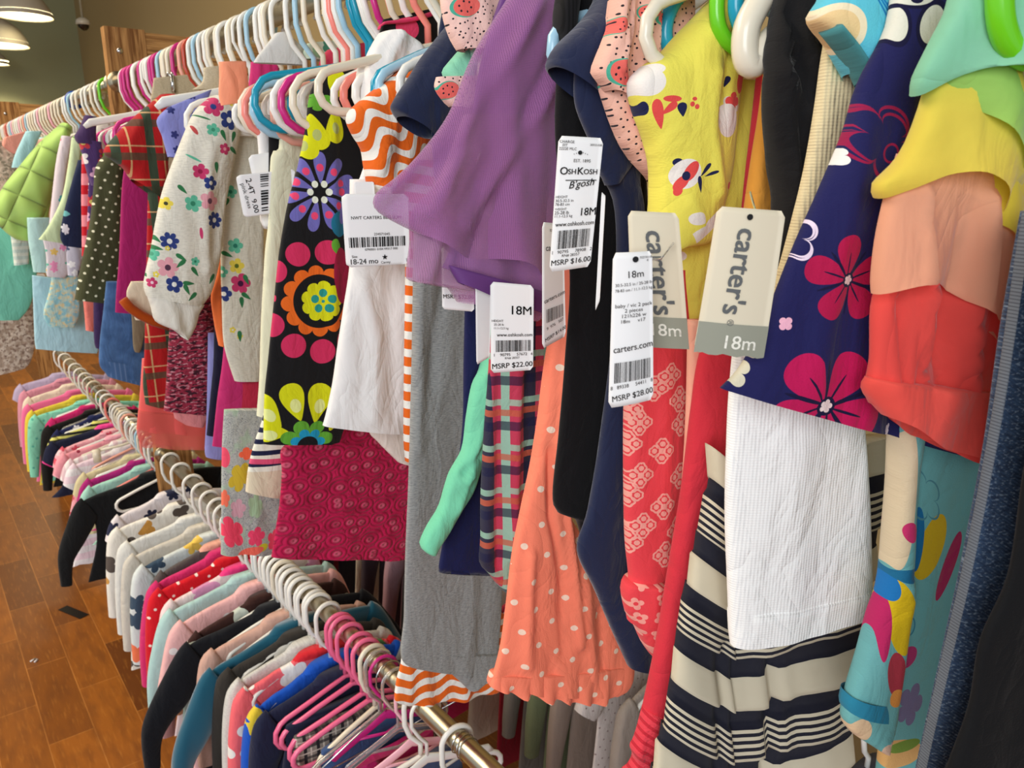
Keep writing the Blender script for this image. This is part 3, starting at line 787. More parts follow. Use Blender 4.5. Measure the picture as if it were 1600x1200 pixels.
g.part('sleeve', [(1122,-6,1162,10),(1066,48,1158,60),(1034,84,1154,110),(1004,104,1150,150),(984,128,1146,190),(990,165,1142,230),(1006,205,1138,262),(1018,250,1130,300),(1020,300,1118,340),(1018,345,1100,378),(1012,392,1052,384)], M_YEL, t=.022, folds=(.004,28), creases=[(.006,12,[(1090,120),(1082,200),(1100,300)]),(-.005,9,[(1120,60),(1105,180)]),(.004,7,[(1050,310),(1070,350)])], n=56)
g.part('bow', [(992,356,996,364),(990,350,1012,346),(1000,372,1016,358),(1009,391,1020,380)], M_YEL, t=.008, y=-.010, n=16)
hanger(.39, 'cream', 'yellow floral t-shirt', style='tube', w=.15)

# ---- pink watermelon top
g = G('romper', .425, 'pale pink romper speckled black with watermelon slices, by the yellow shirt', 'romper')
def melon(g, nm, pts, base=(240,186,166), seed=(40,36,44)):
    m = fabric(nm, base, plane=g.pl); m.dots(seed, .0050, .00075, 30, .6)
    for x, y, r, ro in pts:
        m.motif('disc', x, y, r*1.12, r, (80,178,150), ro); m.motif('disc', x+r*.12, y, r, r*.9, (238,108,98), ro)
        for k in range(6):
            a = k*60+ro; m.motif('disc', x+r*.5*math.cos(math.radians(a)), y+r*.5*math.sin(math.radians(a)), r*.08, r*.11, seed)
    return m.done()
M_MEL = melon(g, 'watermelon_print', [(948,46,13,20),(1024,36,13,0),(954,118,20,-15),(1003,22,12,0),(1008,206,10,10)])
g.part('body', [(960,-60,1080,-60),(945,60,1080,60),(936,120,1075,120),(941,150,1060,150),(960,200,1045,200),(990,250,1045,250),(1020,280,1040,290)], M_MEL, t=.015, folds=(.006,40), creases=[(.008,8,[(967,-20),(966,60),(950,120)]),(-.007,8,[(985,0),(975,90),(985,150)]),(.006,6,[(1010,20),(1000,100)])])
g.part('shoulder_ruffle', [(950,-20,985,-30),(944,40,976,30),(940,56,972,60),(922,104,976,92),(924,120,978,118),(944,143,976,150)], M_MEL, t=.012, y=-.012, folds=(.007,50), creases=[(.006,6,[(960,50),(945,110)])])

# ---- navy tee
g = G('t_shirt', .452, 'navy short-sleeved t-shirt with an open round sleeve, over black', 'shirt')
m = Mat('navy_tee_jersey', (27, 36, 66), sheen=.3); m.weave(700, .0006, .4); M_TEE = m.done()
g.part('body', [(950,-60,1060,-60),(945,60,1050,60),(925,150,1030,200),(932,250,1000,270),(968,330,1005,340),(965,500,1000,500),(940,700,990,700),(922,800,990,820),(905,862,1000,880),(930,920,1012,930),(958,985,1018,990),(985,1044,1016,1044)], M_TEE, t=.010, y=.006, folds=(.003,30))
g.part('sleeve', [(948,-60,1000,-60),(934,0,975,0),(905,38,962,40),(872,70,945,80),(858,98,938,120),(862,106,940,170)], M_TEE, t=.020, y=-.002, folds=(.003,26), bottom='open', creases=[(.004,9,[(930,30),(900,90)])])
g.part('sleeve_fold', [(900,100,950,60),(898,150,962,130),(905,182,975,185),(925,230,985,225),(934,262,990,250),(948,290,965,285)], M_TEE, t=.008, y=.0, folds=(.003,30))
# ---- black dress behind
g = G('dress', .485, 'long black dress hanging behind the navy tee and its paper tags', 'dress')
M_BLKD = fabric('black_jersey', (14, 13, 15), sheen=.1); m = Mat('black_rib', (22,21,23)); m.stripes((8,8,9), .003, .5, 1.57); M_RIB = m.done()
g.part('body', [(880,0,970,0),(872,100,1000,110),(868,200,1000,200),(876,300,1010,300),(892,430,1010,430),(884,560,1000,560),(874,680,990,680),(866,790,980,790),(900,812,970,830),(915,870,960,880)], M_BLKD, t=.010, folds=(.004,30))
g.part('ribbed_collar', [(868,-10,905,-30),(864,12,902,0),(862,40,898,30),(872,74,890,70)], M_RIB, t=.012, y=-.012, folds=(.001,30))
hanger(.478, 'light blue', 'long black dress', w=.15)

# ---- coral dotted nightgown
g = G('dress', .522, 'coral dress with white polka dots and a gathered hem, bottom centre', 'dress')
m = fabric('coral_dot_jersey', (252, 134, 104)); m.dots((245,214,190), .0255, .0031, 38, .25); M_CORAL = m.done()
g.part('skirt', [(877,330,904,330),(874,430,904,430),(862,520,896,520),(850,610,888,610),(836,710,880,700),(815,800,884,790),(800,870,915,850),(790,950,950,930),(782,1010,972,990),(768,1055,990,1050),(764,1070,965,1085)], M_CORAL, t=.013, folds=(.005,30), ruffle=(.004,26,.82),
       creases=[(.008,7,[(885,450),(872,600),(862,700),(880,820),(895,1000)]),(-.006,6,[(852,700),(850,800),(868,900),(870,1020)]),(.006,8,[(820,860),(815,1030)]),(-.005,8,[(930,950),(935,1060)]),(.005,7,[(905,900),(915,1050)])], n=90, step=.006)
g.part('hem_frill', [(766,1052,984,1036),(764,1066,972,1066),(768,1073,950,1096)], M_CORAL, t=.015, folds=(.004,40), ruffle=(.005,40,.0), n=110, step=.004)

# ---- coral leggings with medallion print
g = G('leggings', .408, 'coral-red leggings with pale four-petal medallions, right of the navy tee', 'leggings')
m = fabric('medallion_jersey', (226, 66, 74), plane=g.pl)
for x, y in ((1043,585),(1020,606),(999,660),(1062,660),(1030,702),(1000,742),(1060,742),(1032,788),(1003,820),(984,695),(985,775),(1055,825),(1034,862),(985,850),(1058,622),(985,640)):
    m.motif('medal4', x, y, 18, 20, (238,162,148), 0)
m2 = m.done()
g.part('leg', [(985,420,1090,420),(978,545,1075,545),(976,640,1073,640),(976,740,1070,740),(978,840,1058,840),(984,905,1048,905),(974,920,1050,925),(982,970,1040,965)], m2, t=.012, folds=(.003,30), creases=[(.003,10,[(1030,560),(1030,880)])])
m = fabric('medallion_gather', (226, 66, 74)); m.floral([(238,160,146)], .016, .38, 4, eye=(226,66,74), rand=.4)
g.part('gathered_cuff', [(978,908,1050,900),(973,925,1046,920),(980,960,1042,955),(990,975,1042,975),(1004,1005,1038,1010),(1016,1022,1034,1022)], m.done(), t=.016, y=-.003, folds=(.006,50))
g = G('leggings', .378, 'pale peach leggings showing as a thin strip right of the medallion print', 'leggings')
g.part('leg', [(1076,500,1110,500),(1074,620,1100,620),(1070,720,1088,720),(1064,800,1076,800)], cloth('peach_knit', (244, 176, 150)), t=.006)

# ---- purple tulle dress
g = G('tulle_dress', .56, 'purple dress with a flaring tulle overlay and satin sleeve hem', 'dress')
def net(name, c, a=.62):
    m = Mat(name, c, rough=.85, sheen=.5)
    v = m.sep(m.uv()); h = m.math('MULTIPLY', m.math('ABSOLUTE', m.math('SINE', m.math('MULTIPLY', v[0], 2300))), m.math('ABSOLUTE', m.math('SINE', m.math('MULTIPLY', v[1], 2600))))
    al = m.step(h, .95, .55)
    m.alpha = m.math('ADD', m.math('MULTIPLY', al, .36), a-.2)
    m.tex_bump(h, .0006, .5); return m.done()
M_TUL = net('purple_tulle', (176, 112, 170), .50); M_TUL2 = net('purple_tulle_inner', (190, 130, 178), .42)
M_SAT = Mat('purple_satin', (128, 82, 160), rough=.45, sheen=.3).done(); M_SATD = Mat('purple_lining', (104, 60, 124), rough=.5).done()
g.part('bodice', [(800,-40,900,-40),(770,40,890,40),(745,150,880,150),(735,280,872,280),(730,370,868,370),(735,420,860,430)], M_SATD, t=.010, y=.006, folds=(.005,28))
g.part('satin_sleeve', [(740,280,868,290),(712,340,866,350),(700,395,862,410),(690,418,858,470)], M_SAT, t=.014, y=-.002, folds=(.005,26), creases=[(.006,8,[(752,350),(765,420),(790,460)]),(-.005,8,[(820,360),(830,460)])])
g.part('satin_hem', [(690,412,858,458),(694,424,858,474),(702,440,852,492)], M_SATD, t=.010, y=-.028, folds=(.004,26), ruffle=(.003,14,0))
g.part('tulle_overlay', [(792,-14,900,-30),(748,60,893,40),(722,108,882,110),(692,180,878,180),(650,238,873,250),(612,280,870,310),(586,300,868,350),(584,322,866,386),(612,350,864,410),(640,372,862,430)], M_TUL, t=.014, y=-.021, folds=(.008,26), bottom='open', ruffle=(.013,13,.55),
       creases=[(.010,14,[(800,20),(740,130),(640,330)]),(-.008,14,[(850,40),(800,170),(745,320)]),(.009,12,[(840,120),(770,240),(700,350)]),(.008,16,[(865,120),(862,300)]),(-.006,12,[(770,60),(700,220),(600,320)])], n=80)
g.part('tulle_underlayer', [(720,180,880,180),(680,280,872,300),(640,330,868,370),(636,380,866,420),(632,436,860,450),(650,438,860,470),(690,440,850,490),(715,470,840,500)], M_TUL2, t=.012, y=-.012, folds=(.008,26), ruffle=(.007,15,.5), creases=[(.010,10,[(720,240),(680,330),(650,430)]),(-.008,9,[(740,280),(712,360),(700,420)])], n=70)

# ---- speckled pink top and mint floral top behind the tulle
g = G('top', .60, 'pale pink speckled top with strawberry print at the top, left of the purple tulle', 'top')
m2 = melon(g, 'strawberry_print', [(722,12,17,10),(784,-4,10,0),(704,140,14,20)], (246,204,190))
g.part('body', [(688,-30,860,-30),(690,8,840,0),(697,40,830,40),(706,62,800,62),(716,78,790,80)], m2, t=.016, folds=(.005,36), creases=[(.006,9,[(735,0),(745,50)])])
g.part('lower_edge', [(684,120,800,120),(682,138,760,150),(698,160,740,165),(706,166,730,170)], m2, t=.010, y=.004)
g = G('t_shirt', .625, 'mint green shirt with a folded pocket, tucked behind the purple tulle', 'shirt')
m = fabric('mint_jersey', (132, 202, 170), plane=g.pl); M_MINT = m.done()
g.part('sleeve', [(770,28,830,20),(742,44,820,60),(728,66,800,90),(706,92,780,110),(692,112,760,140),(702,132,745,150),(716,150,735,158)], M_MINT, t=.014, folds=(.004,36), creases=[(.003,6,[(720,80),(722,130)])])
m = fabric('floral_pocket', (170,206,190)); m.floral([(226,110,130),(230,190,190),(90,160,140)], .012, .4)
g.part('pocket', [(730,66,790,60),(729,90,775,90),(735,112,760,112)], m.done(), t=.006, y=-.014)
# mint long sleeve hanging low
g.part('long_sleeve', [(764,440,800,440),(758,560,768,560),(740,600,762,620),(730,650,762,660),(722,705,758,690),(700,745,740,760),(688,790,716,800),(670,820,700,830),(657,850,685,850),(664,862,678,861)], fabric('mint_sleeve', (118,206,166)), t=.012, y=-.004, folds=(.003,30), bottom='closed', creases=[(.005,7,[(752,600),(735,690),(705,790)]),(-.004,5,[(738,700),(715,735)]),(.004,5,[(728,735),(700,752)])])

# ---- plaid shirt dress
g = G('plaid_dress', .585, 'pink, navy and mint plaid dress between mint sleeve and coral dots', 'dress')
def plaid(name, base, bands, ubands, P_=.030):
    m = Mat(name, base); m.weave(900)
    for c, off, du in ubands: m.stripes(c, P_, du, math.radians(90), off)
    for c, off, du in bands:
        y = m.sep(m.uv())[1]; f = m.math('FRACT', m.math('ADD', m.math('DIVIDE', y, P_), off+50))
        m.mix(m.math('MULTIPLY', m.math('LESS_THAN', f, du), .8), c)
    return m.done()
M_PLAID = plaid('pink_plaid', (190, 60, 86), [((26,28,62),0,.2),((150,190,168),.45,.14),((190,92,66),.68,.14)], [((46,44,64),.1,.3),((150,190,168),.6,.14)], .046)
g.part('body', [(770,480,860,480),(766,560,862,560),(762,620,858,620),(756,700,848,700),(752,780,838,780),(752,840,820,840),(751,880,800,880),(768,900,795,905),(785,922,792,924)], M_PLAID, t=.013, folds=(.006,34), creases=[(.007,8,[(800,560),(795,700),(790,860)]),(-.006,8,[(775,560),(772,880)])], n=60)
g = G('skirt', .64, 'plain navy skirt showing as a dark wedge behind the mint sleeve', 'skirt')
g.part('body', [(728,420,800,420),(725,560,790,560),(722,680,785,680),(706,780,780,780),(686,884,780,888),(690,890,756,892)], fabric('navy_cotton', (24,28,72)), t=.008, folds=(.003,24))

# ---- navy sleeve, grey joggers, orange zigzag shirt
g = G('t_shirt', .70, 'dark navy t-shirt sleeve poking out beside the orange swirl shirt', 'shirt')
g.part('sleeve', [(700,40,780,30),(682,62,770,70),(660,90,760,110),(640,122,745,150),(620,152,730,190),(614,168,700,212),(626,182,672,217)], M_TEE, t=.020, folds=(.004,30), creases=[(.004,8,[(690,80),(650,160)])])
g.part('body', [(700,0,790,0),(690,60,770,60),(680,200,760,200),(690,330,760,330)], M_TEE, t=.008, y=.012)
g = G('joggers', .745, 'grey marl jogging trousers hanging full length at the centre', 'trousers')
def marl(name, a, b):
    m = Mat(name, a); m.mottle(b, 420, .4, .68, .75, sc=(.5,2.0,1), detail=3); m.weave(1200, .0006, .4); return m.done()
M_GREY = marl('grey_marl', (158, 158, 154), (112, 114, 116))
g.part('leg', [(648,330,700,330),(645,450,770,450),(642,600,768,600),(638,750,775,750),(634,860,782,860),(632,960,784,925),(630,1034,776,1040),(680,1046,774,1058)], M_GREY, t=.010, folds=(.004,24), creases=[(.005,9,[(652,440),(648,700)]),(-.007,10,[(690,420),(676,520),(670,600)]),(.004,10,[(735,900),(728,1050)])], n=56)
g.part('folded_hem', [(672,1020,790,1018),(700,1048,782,1040),(722,1068,768,1052),(731,1077,745,1070)], M_GREY, t=.013, y=.002, folds=(.003,24))
def swirl(name, P_=.030, wob=.009, wl=.045, ang=0, duty=.45):
    m = Mat(name, (240, 236, 226)); m.stripes((232, 104, 26), P_, 1-duty, math.radians(ang), 0, (wob, wl)); m.weave(800); return m.done()
M_SW = swirl('orange_swirl_jersey', .021, .0085, .042, -30); M_SW2 = swirl('orange_swirl_frill', .021, .004, .04, 0); M_SW3 = swirl('orange_stripe_edge', .0215, .0, .05, 8)
g = G('top', .79, 'orange and white swirl-striped top with a frill hanging far below the joggers', 'top')
g.part('sleeve', [(640,92,700,70),(610,122,690,120),(575,148,680,160),(544,178,670,200),(550,205,664,230),(566,232,650,252),(572,262,630,280),(580,288,612,296),(592,302,604,304)], M_SW, t=.022, folds=(.005,30), creases=[(.007,9,[(600,190),(590,230),(580,270)]),(-.006,8,[(620,150),(610,270)])])
g.part('side_edge', [(634,250,680,250),(636,400,664,400),(634,560,660,560),(633,680,658,680),(636,722,650,722)], M_SW3, t=.008, y=.004, folds=(.001,30))
g.part('frill', [(640,960,790,960),(628,1040,782,1050),(622,1060,784,1066),(617,1094,770,1082),(630,1100,700,1092)], M_SW2, t=.012, y=.004, folds=(.006,30), ruffle=(.005,16,.3), creases=[(.005,6,[(641,1040),(640,1098)]),(-.005,6,[(680,1045),(678,1092)]),(.006,6,[(712,1050),(722,1085)])], n=60)

# ---- white tee dress
g = G('dress', .845, 'plain white dress hanging open under the size tag with a star', 'dress')
m = Mat('white_jersey', (238, 234, 230)); m.weave(1000, .0005, .3); M_WHT = m.done()
g.part('skirt', [(548,280,650,280),(548,360,650,360),(548,418,650,418),(538,480,652,480),(528,540,656,540),(520,600,660,600),(512,640,662,650),(505,665,664,678)], M_WHT, t=.016, folds=(.005,26), creases=[(.006,10,[(560,440),(575,520),(570,650)]),(-.005,12,[(600,430),(605,640)]),(.004,12,[(625,440),(625,640)])], n=56)
g.part('hood', [(560,182,566,182),(562,150,610,150),(566,115,655,118),(576,84,662,84),(590,60,642,62),(600,49,618,50)][::-1], M_WHT, t=.020, folds=(.006,30), creases=[(.008,7,[(615,55),(590,110),(566,160)]),(-.006,8,[(632,75),(620,110)])])
g.part('bodice', [(562,90,680,90),(556,140,680,140),(560,180,660,180),(574,240,650,240),(560,290,650,290)], M_WHT, t=.010, y=.004, folds=(.004,30))
hanger(.835, 'cream', 'plain white dress', w=.17)
g = G('blouse', .875, 'white blouse peeking below the plain white dress hem', 'blouse')
g.part('body', [(570,400,650,400),(560,600,650,600),(575,670,652,672),(590,690,650,700),(622,722,646,728)], cloth('offwhite_cotton', (238,222,210)), t=.008)

# ---- black dress with bright flowers
g = G('dress', .93, 'black dress printed with big bright folk flowers, yellow, orange, pink and blue', 'dress')
m = fabric('folk_flower_jersey', (20, 19, 21), plane=g.pl)
YE = (214, 216, 20); OR = (228, 104, 30); PK = (204, 46, 90); BL = (108, 104, 176); GR = (96, 164, 50); CY = (30, 150, 190); LW = (226, 232, 214)
# orange and yellow rosette
for a in range(0, 360, 33):
    t = math.radians(a+12); x, y = 492+76*math.cos(t), 470-78*math.sin(t)
    m.motif('disc', x, y, 18, 19, PK, 0)
m.motif('flower12', 494, 470, 52, 56, OR); m.motif('disc', 496, 470, 38, 42, (20,19,21)); m.motif('flower9', 500, 470, 31, 32, YE)
for a in range(0, 360, 72):
    t = math.radians(a+20); m.motif('disc', 502+13*math.cos(t), 470-13*math.sin(t), 6, 6.5, (40,150,140))
m.motif('disc', 502, 470, 2.5, 2.5, (40,150,140))
# lilac fan
for a in range(20, 380, 34):
    t = math.radians(a); x, y = 496+34*math.cos(t), 300-38*math.sin(t)
    m.motif('drop', x, y, 12, 25, BL, a-90); m.motif('disc', x, y, 5, 6, (226,70,110), 0)
for a in range(0, 360, 60): m.motif('disc', 496+13*math.cos(math.radians(a)), 300-14*math.sin(math.radians(a)), 4.5, 5.5, LW)
# top yellow drops
for x, y, ro in ((494,206,14),(520,196,-6),(476,222,30)):
    m.motif('drop', x, y, 19, 29, YE, ro+180); m.motif('disc', x, y+5, 6, 9, (180,190,110))
m.motif('flower7', 498, 160, 22, 14, GR); m.motif('disc', 524, 130, 14, 22, YE)
# bottom flower
for x, y, ro in ((420,645,32),(458,628,14),(494,628,-14),(526,642,-36),(420,676,80)):
    m.motif('drop', x, y, 25, 31, YE, ro); m.motif('disc', x+2, y+5, 8, 11, (228,234,150), ro)
m.motif('flower7', 476, 688, 40, 34, GR); m.motif('flower7', 478, 692, 27, 24, CY); m.motif('disc', 478, 694, 16, 14, (20,19,21))
m.motif('disc', 525, 350, 13, 20, (30,110,140), 0); m.motif('disc', 520, 384, 7, 12, GR, 10); m.motif('disc', 530, 430, 14, 44, (150,26,60), 0); m.motif('disc', 530, 340, 4, 10, BL)
M_FOLK = m.done()
g.part('body', [(500,110,560,110),(484,150,570,150),(478,200,575,200),(466,260,575,260),(450,320,570,320),(436,400,568,400),(428,480,560,480),(420,560,556,560),(414,620,552,620),(412,693,530,690)], M_FOLK, t=.014, folds=(.004,24), creases=[(.006,8,[(512,200),(514,400),(508,690)])], n=56)
g.part('back_panel', [(600,30,700,8),(592,60,700,40),(590,90,700,90)], fabric('folk_flower_back', (24,22,24)), t=.006, y=.004)
g = G('dress', .90, 'black dress with a pink neckline trim and pink spots at the top', 'dress')
m = fabric('spotted_black', (26,24,26), plane=g.pl); m.motif('disc', 636, 44, 17, 18, (214,62,100)); m.motif('disc', 648, 76, 11, 8, GR)
g.part('body', [(596,36,706,12),(594,60,706,40),(592,90,706,70),(590,120,700,120)], m.done(), t=.010, folds=(.003,24))
g.part('neck_trim', [(588,48,592,44),(596,40,600,34),(640,36,640,28),(690,20,692,12),(706,12,706,4)], cloth('pink_trim', (212,52,96)), t=.004, y=-.012, n=10)

# ---- magenta lace skirt
g = G('lace_skirt', .99, 'crimson magenta skirt of puckered lace rings at the centre', 'skirt')
m = Mat('magenta_lace', (196, 24, 78), rough=.8)
v = m.n('ShaderNodeTexVoronoi'); v.voronoi_dimensions = '2D'; m.link(m.mul(34, m.mapping((0,0,0),.3,(1,1.4,1),'POINT')), v.inputs['Vector']); v.inputs['Scale'].default_value = 1; v.inputs['Randomness'].default_value = .9
w1 = m.math('ABSOLUTE', m.math('SINE', m.math('MULTIPLY', v.outputs['Distance'], 12)))
m.mix(m.math('MULTIPLY', m.math('LESS_THAN', v.outputs['Distance'], .2), .55), (212, 110, 130)); m.mottle((160, 14, 58), 60, .5, .62, .7)
m.tex_bump(m.math('ADD', w1, m.noise(130, 3)), .003, .8)
g.part('body', [(535,640,660,640),(520,665,700,668),(500,690,706,690),(443,697,710,697),(440,740,708,740),(436,790,706,790),(430,830,704,830),(424,870,700,872)], m.done(), t=.014, folds=(.005,26), n=56, ruffle=(.003,12,.5))

def traced_hanger(Y, color, label, pts, r=.0052):
    """hanger whose aisle end follows pts (from lower arm round to upper arm); the other end mirrors it"""
    g = G('clothes_hanger', Y, label, 'hanger', group='coloured hanger ends at the top right')
    q = [g.P(*p) for p in pts]; L = [(u, 0, v) for u, v in q]; Rr = [(-u, 0, v) for u, v in q][::-1]
    mb = MB(); mb.tube(L+[(0, 0, q[-1][1]+.02)]+Rr, r, closed=True, n=10); mb.build('frame', plastic(color.replace(' ', '_')+'_plastic', HCOL[color], .22), g.root)
    top = q[-1][1]+.02; R = .026
    mb = MB(); hk = arc(0, 0, R, -30, 180, 16)+[(-R, 0, -.03), (0, 0, (top-.06)/2-.02), (0, 0, top)]
    mb.tube([(x, y, z-.0055) for x, y, z in hk], r*.8, n=8); mb.build('hook', plastic(color.replace(' ', '_')+'_hook', HCOL[color], .22), g.root)
def sm_arc(pts, k=4):
    out = []
    for i in range(len(pts)-1):
        p0, p1, p2, p3 = pts[max(i-1,0)], pts[i], pts[i+1], pts[min(i+2,len(pts)-1)]
        out += [tuple(cr(p0, p1, p2, p3, j/k)) for j in range(k)]
    return out+[pts[-1]]
traced_hanger(.408, 'teal', 'teal hanger end curving behind the yellow shirt at the top', sm_arc([(1065,95),(1048,80),(1040,58),(1043,28),(1060,-4),(1090,-22)]))
traced_hanger(.372, 'green', 'bright green hanger end right of the yellow shirt', sm_arc([(1165,84),(1140,68),(1124,44),(1120,10),(1126,-30),(1150,-60)]))
traced_hanger(.360, 'teal', 'short teal hanger end just right of the bright green one', sm_arc([(1180,62),(1163,50),(1152,26),(1150,0),(1156,-30),(1175,-60)]))
traced_hanger(.335, 'cream', 'thick ivory moulded hanger end hanging down beside the black jacket', sm_arc([(1196,64),(1184,96),(1170,100),(1164,76),(1168,40),(1188,0),(1215,-40)]), r=.0085)
traced_hanger(.165, 'green', 'vivid green hanger end in the top right corner', sm_arc([(1600,90),(1578,70),(1566,40),(1562,0),(1564,-40),(1580,-80)]), r=.006)
g = G('blouse', .185, 'pale cream ruffled blouse in the top right corner', 'blouse')
g.part('frill', [(1535,-60,1640,-60),(1538,0,1660,0),(1545,60,1680,60),(1570,110,1690,120),(1598,150,1700,160)], cloth('cream_voile', (228,214,192)), t=.008, y=-.012, folds=(.008,40))
for Y, lb in ((.145,'blue denim jeans'),(.205,'rainbow ruffle top'),(.238,'navy floral tunic'),(.262,'aqua set'),(.285,'white knitted cardigan'),(.318,'black gathered jacket'),(.349,'striped ruffle trousers'),(.37,'crimson tights'),(.425,'pink watermelon romper'),(.452,'navy t-shirt'),(.522,'coral dotted dress'),(.55,'purple tulle dress')):
    hanger(Y, 'white', lb+', its hook out above the picture', style='flat', w=.06)
# ================================================================== paper tags (parts of the garments they are pinned to)
def find(lbl):
    for g in G.all:
        if lbl in g.label: return g
    raise KeyError(lbl)
def mark_star(cx, cy, r):
    def f(mb, pos, W, Hh):
        pts = []
        for k in range(10):
            a = math.radians(90+36*k); q = r if k % 2 == 0 else r*.42
            pts.append(pos(cx+q*math.cos(a)*Hh/W, cy-q*math.sin(a), .0011))
        c = pos(cx, cy, .0011); mb.add([c]+pts, [(0, k+1, (k+1) % 10+1) for k in range(10)])
    return f
def rule(mb, pos, s0, s1, t, th=.006): mb.add([pos(s0,t,.0011), pos(s1,t,.0011), pos(s1,t+th,.0011), pos(s0,t+th,.0011)], [(0,3,2,1)])
INK3 = [M_BLACKINK, M_GREYINK, M_CREAMINK]
g = find('long black dress')
def osh(mb, pos, W, Hh):
    rule(mb, pos, .22, .93, .315)
    pts = [(.42,.13),(.46,.105),(.52,.10),(.58,.12),(.64,.14)]
    for x, y in ((.50,.115),): mb.add([pos(x+.05*math.cos(k*.628), y+.016*math.sin(k*.628), .0011) for k in range(10)], [tuple(range(9,-1,-1))])
    for k in range(7): mb.add([pos(.36+.05*k, .105+.006*abs(3-k)+.0, .0011), pos(.375+.05*k, .105+.006*abs(3-k), .0011), pos(.375+.05*k, .111+.006*abs(3-k), .0011), pos(.36+.05*k,.111+.006*abs(3-k),.0011)], [(0,3,2,1)])
hang_tag(g, [(873,212),(943,216),(922,416),(858,425)], .475, M_CARDW, INK3,
    items=[('CHARGE',.19,.04,.028,0),('FIT',.15,.066,.028,0),('2222E MLC',.22,.09,.028,0),('28932-008',.84,.055,.026,0),('EST. 1895',.56,.175,.032,0),
           ('O',.17,.252,.078,0,.012),('SH',.355,.256,.054,0,.012),('K',.54,.252,.076,0,.012),('OSH',.775,.256,.054,0,.012),("B'gosh",.58,.345,.075,8,.005,0,.35),
           ('HEIGHT',.16,.44,.03,0),('30.5-32.5 in',.23,.468,.034,0),('78-83 cm',.19,.495,.034,0),('WEIGHT',.16,.53,.03,0),('25-28 lb',.19,.557,.034,0),('11.1-12.5 kg',.23,.583,.034,0),
           ('18M',.80,.56,.105,0,.008),('www.oshkosh.com',.52,.645,.058,0,.006),('1   90795     78908   2',.50,.855,.042,0),('RN# 28357',.48,.885,.03,0),('MSRP $16.00',.50,.935,.072,0,.006)],
    bars=[(.14,.92,.69,.83,3)], extra=osh, turn=-6, curl=.001, label='white card tag with a bold black logo and size 18M')
hang_tag(g, [(940,300),(946,306),(937,470),(930,486)], .478, M_CARDW, INK3, turn=10, label='white card tag seen edge-on')
g = find('medallions')
hang_tag(g, [(958,395),(1019,392),(1020,623),(950,637)], .405, M_CARDW, INK3,
    items=[('02210118',.82,.035,.024,0),('4',.86,.055,.022,0),('18m',.55,.140,.062,2),('30.5-32.5 in / 25-28 lb',.52,.200,.033,2),('78-83 cm / 11.1-12.5 kg',.52,.235,.033,2),
           ('baby / vic 2 pack',.52,.335,.033,0),('2 pieces',.52,.368,.033,0),('121h226 w',.52,.402,.033,0),('18m     v17',.50,.436,.032,0),('carters.com',.52,.610,.076,3,.006),
           ('8   89338     54411   8',.50,.862,.044,3),('MSRP $28.00',.52,.935,.07,4,.005)],
    bars=[(.10,.94,.70,.835,5)], turn=-12, curl=.0015, hole=(.55,.045), string=(1052,380), label='long white tag with small grey print and a barcode')
g = find('thin strip right of the medallion')
hang_tag(g, [(981,329),(1060,333),(1076,545),(988,540)], .425, M_CARDK, INK3,
    items=[("carter's",.52,.44,.205,-87,.02,1),('18m',.58,.865,.13,0,.008,2)], band=(.765,1.0,M_CARDG), turn=-14, curl=.001, label='cream and grey size tag half hidden behind a white one')
g = find('mustard cardigan')
def reg(mb, pos, W, Hh): pass
hang_tag(g, [(1121,322),(1228,330),(1192,556),(1083,547)], .405, M_CARDK, INK3,
    items=[("carter's",.44,.425,.195,-92,.02,1),('®',.42,.775,.06,-90,0,1),('18m',.60,.918,.135,0,.008,2)], band=(.785,1.0,M_CARDG), turn=-16, curl=.002, hole=(.47,.055), string=(1172,300), notch=.018, label='cream and grey size tag with a torn perforated edge')
g = find('coral dress with white')
hang_tag(g, [(848,347),(880,350),(884,525),(848,545)], .60, M_CARDW, INK3,
    items=[('0210011',.5,.06,.03,0),("carter's",.52,.2,.07,0),('carters.com',.5,.605,.056,8,.004),('9  976   507',.5,.84,.038,8),('MSRP $14.00',.52,.925,.055,8,.003)], bars=[(.12,.88,.69,.80,8)], turn=-50, label='narrow white tag turned sideways')
g = find('plaid dress between')
hang_tag(g, [(766,440,),(834,446),(833,578),(767,583)], .655, M_CARDW, INK3,
    items=[('18M',.70,.30,.14,0,.006),('HEIGHT',.16,.42,.038,0),('25-28 lb',.19,.46,.033,0),('11.1-12.5 kg',.24,.50,.033,0),('www.oshkosh.com',.56,.575,.068,0,.006),('1    90795     57672   6',.52,.80,.052,0),('RN# 28357',.5,.84,.034,0),('MSRP $22.00',.50,.925,.088,1,.006)],
    bars=[(.12,.95,.635,.765,11)], turn=-4, label='white tag with black price print')
hang_tag(g, [(743,440),(768,440),(765,558),(745,570)], .665, M_CARDW, INK3, turn=-30, label='blank narrow white tag')
g = find('plain navy skirt')
hang_tag(g, [(690,385),(740,388),(741,487),(691,483)], .70, M_CARDW, INK3, items=[('MSRP $32.00',.5,.78,.10,3,.004)], turn=-4, label='white tag seen through tulle')
g = find('plain white dress hanging')
hang_tag(g, [(533,303),(638,303),(640,412),(541,418)], .83, M_CARDW, INK3,
    items=[('NWT CARTERS BEG SUM',.50,.325,.062,0),('234571045',.58,.555,.05,-1),('0790001 0104 99317 000',.56,.765,.045,0),('Size',.14,.855,.05,0),('18-24 mo',.28,.93,.105,0,.002),('Carmy',.62,.955,.05,0),('$6.00',.96,.94,.09,0,.002)],
    bars=[(.07,.98,.59,.73,21)], extra=mark_star(.61,.88,.042), turn=0, curl=.001, label='white tag with a barcode, a star and size 18-24 mo')
hang_tag(g, [(553,284),(584,284),(586,308),(554,306)], .845, M_CARDW, INK3, label='stub of a white card')
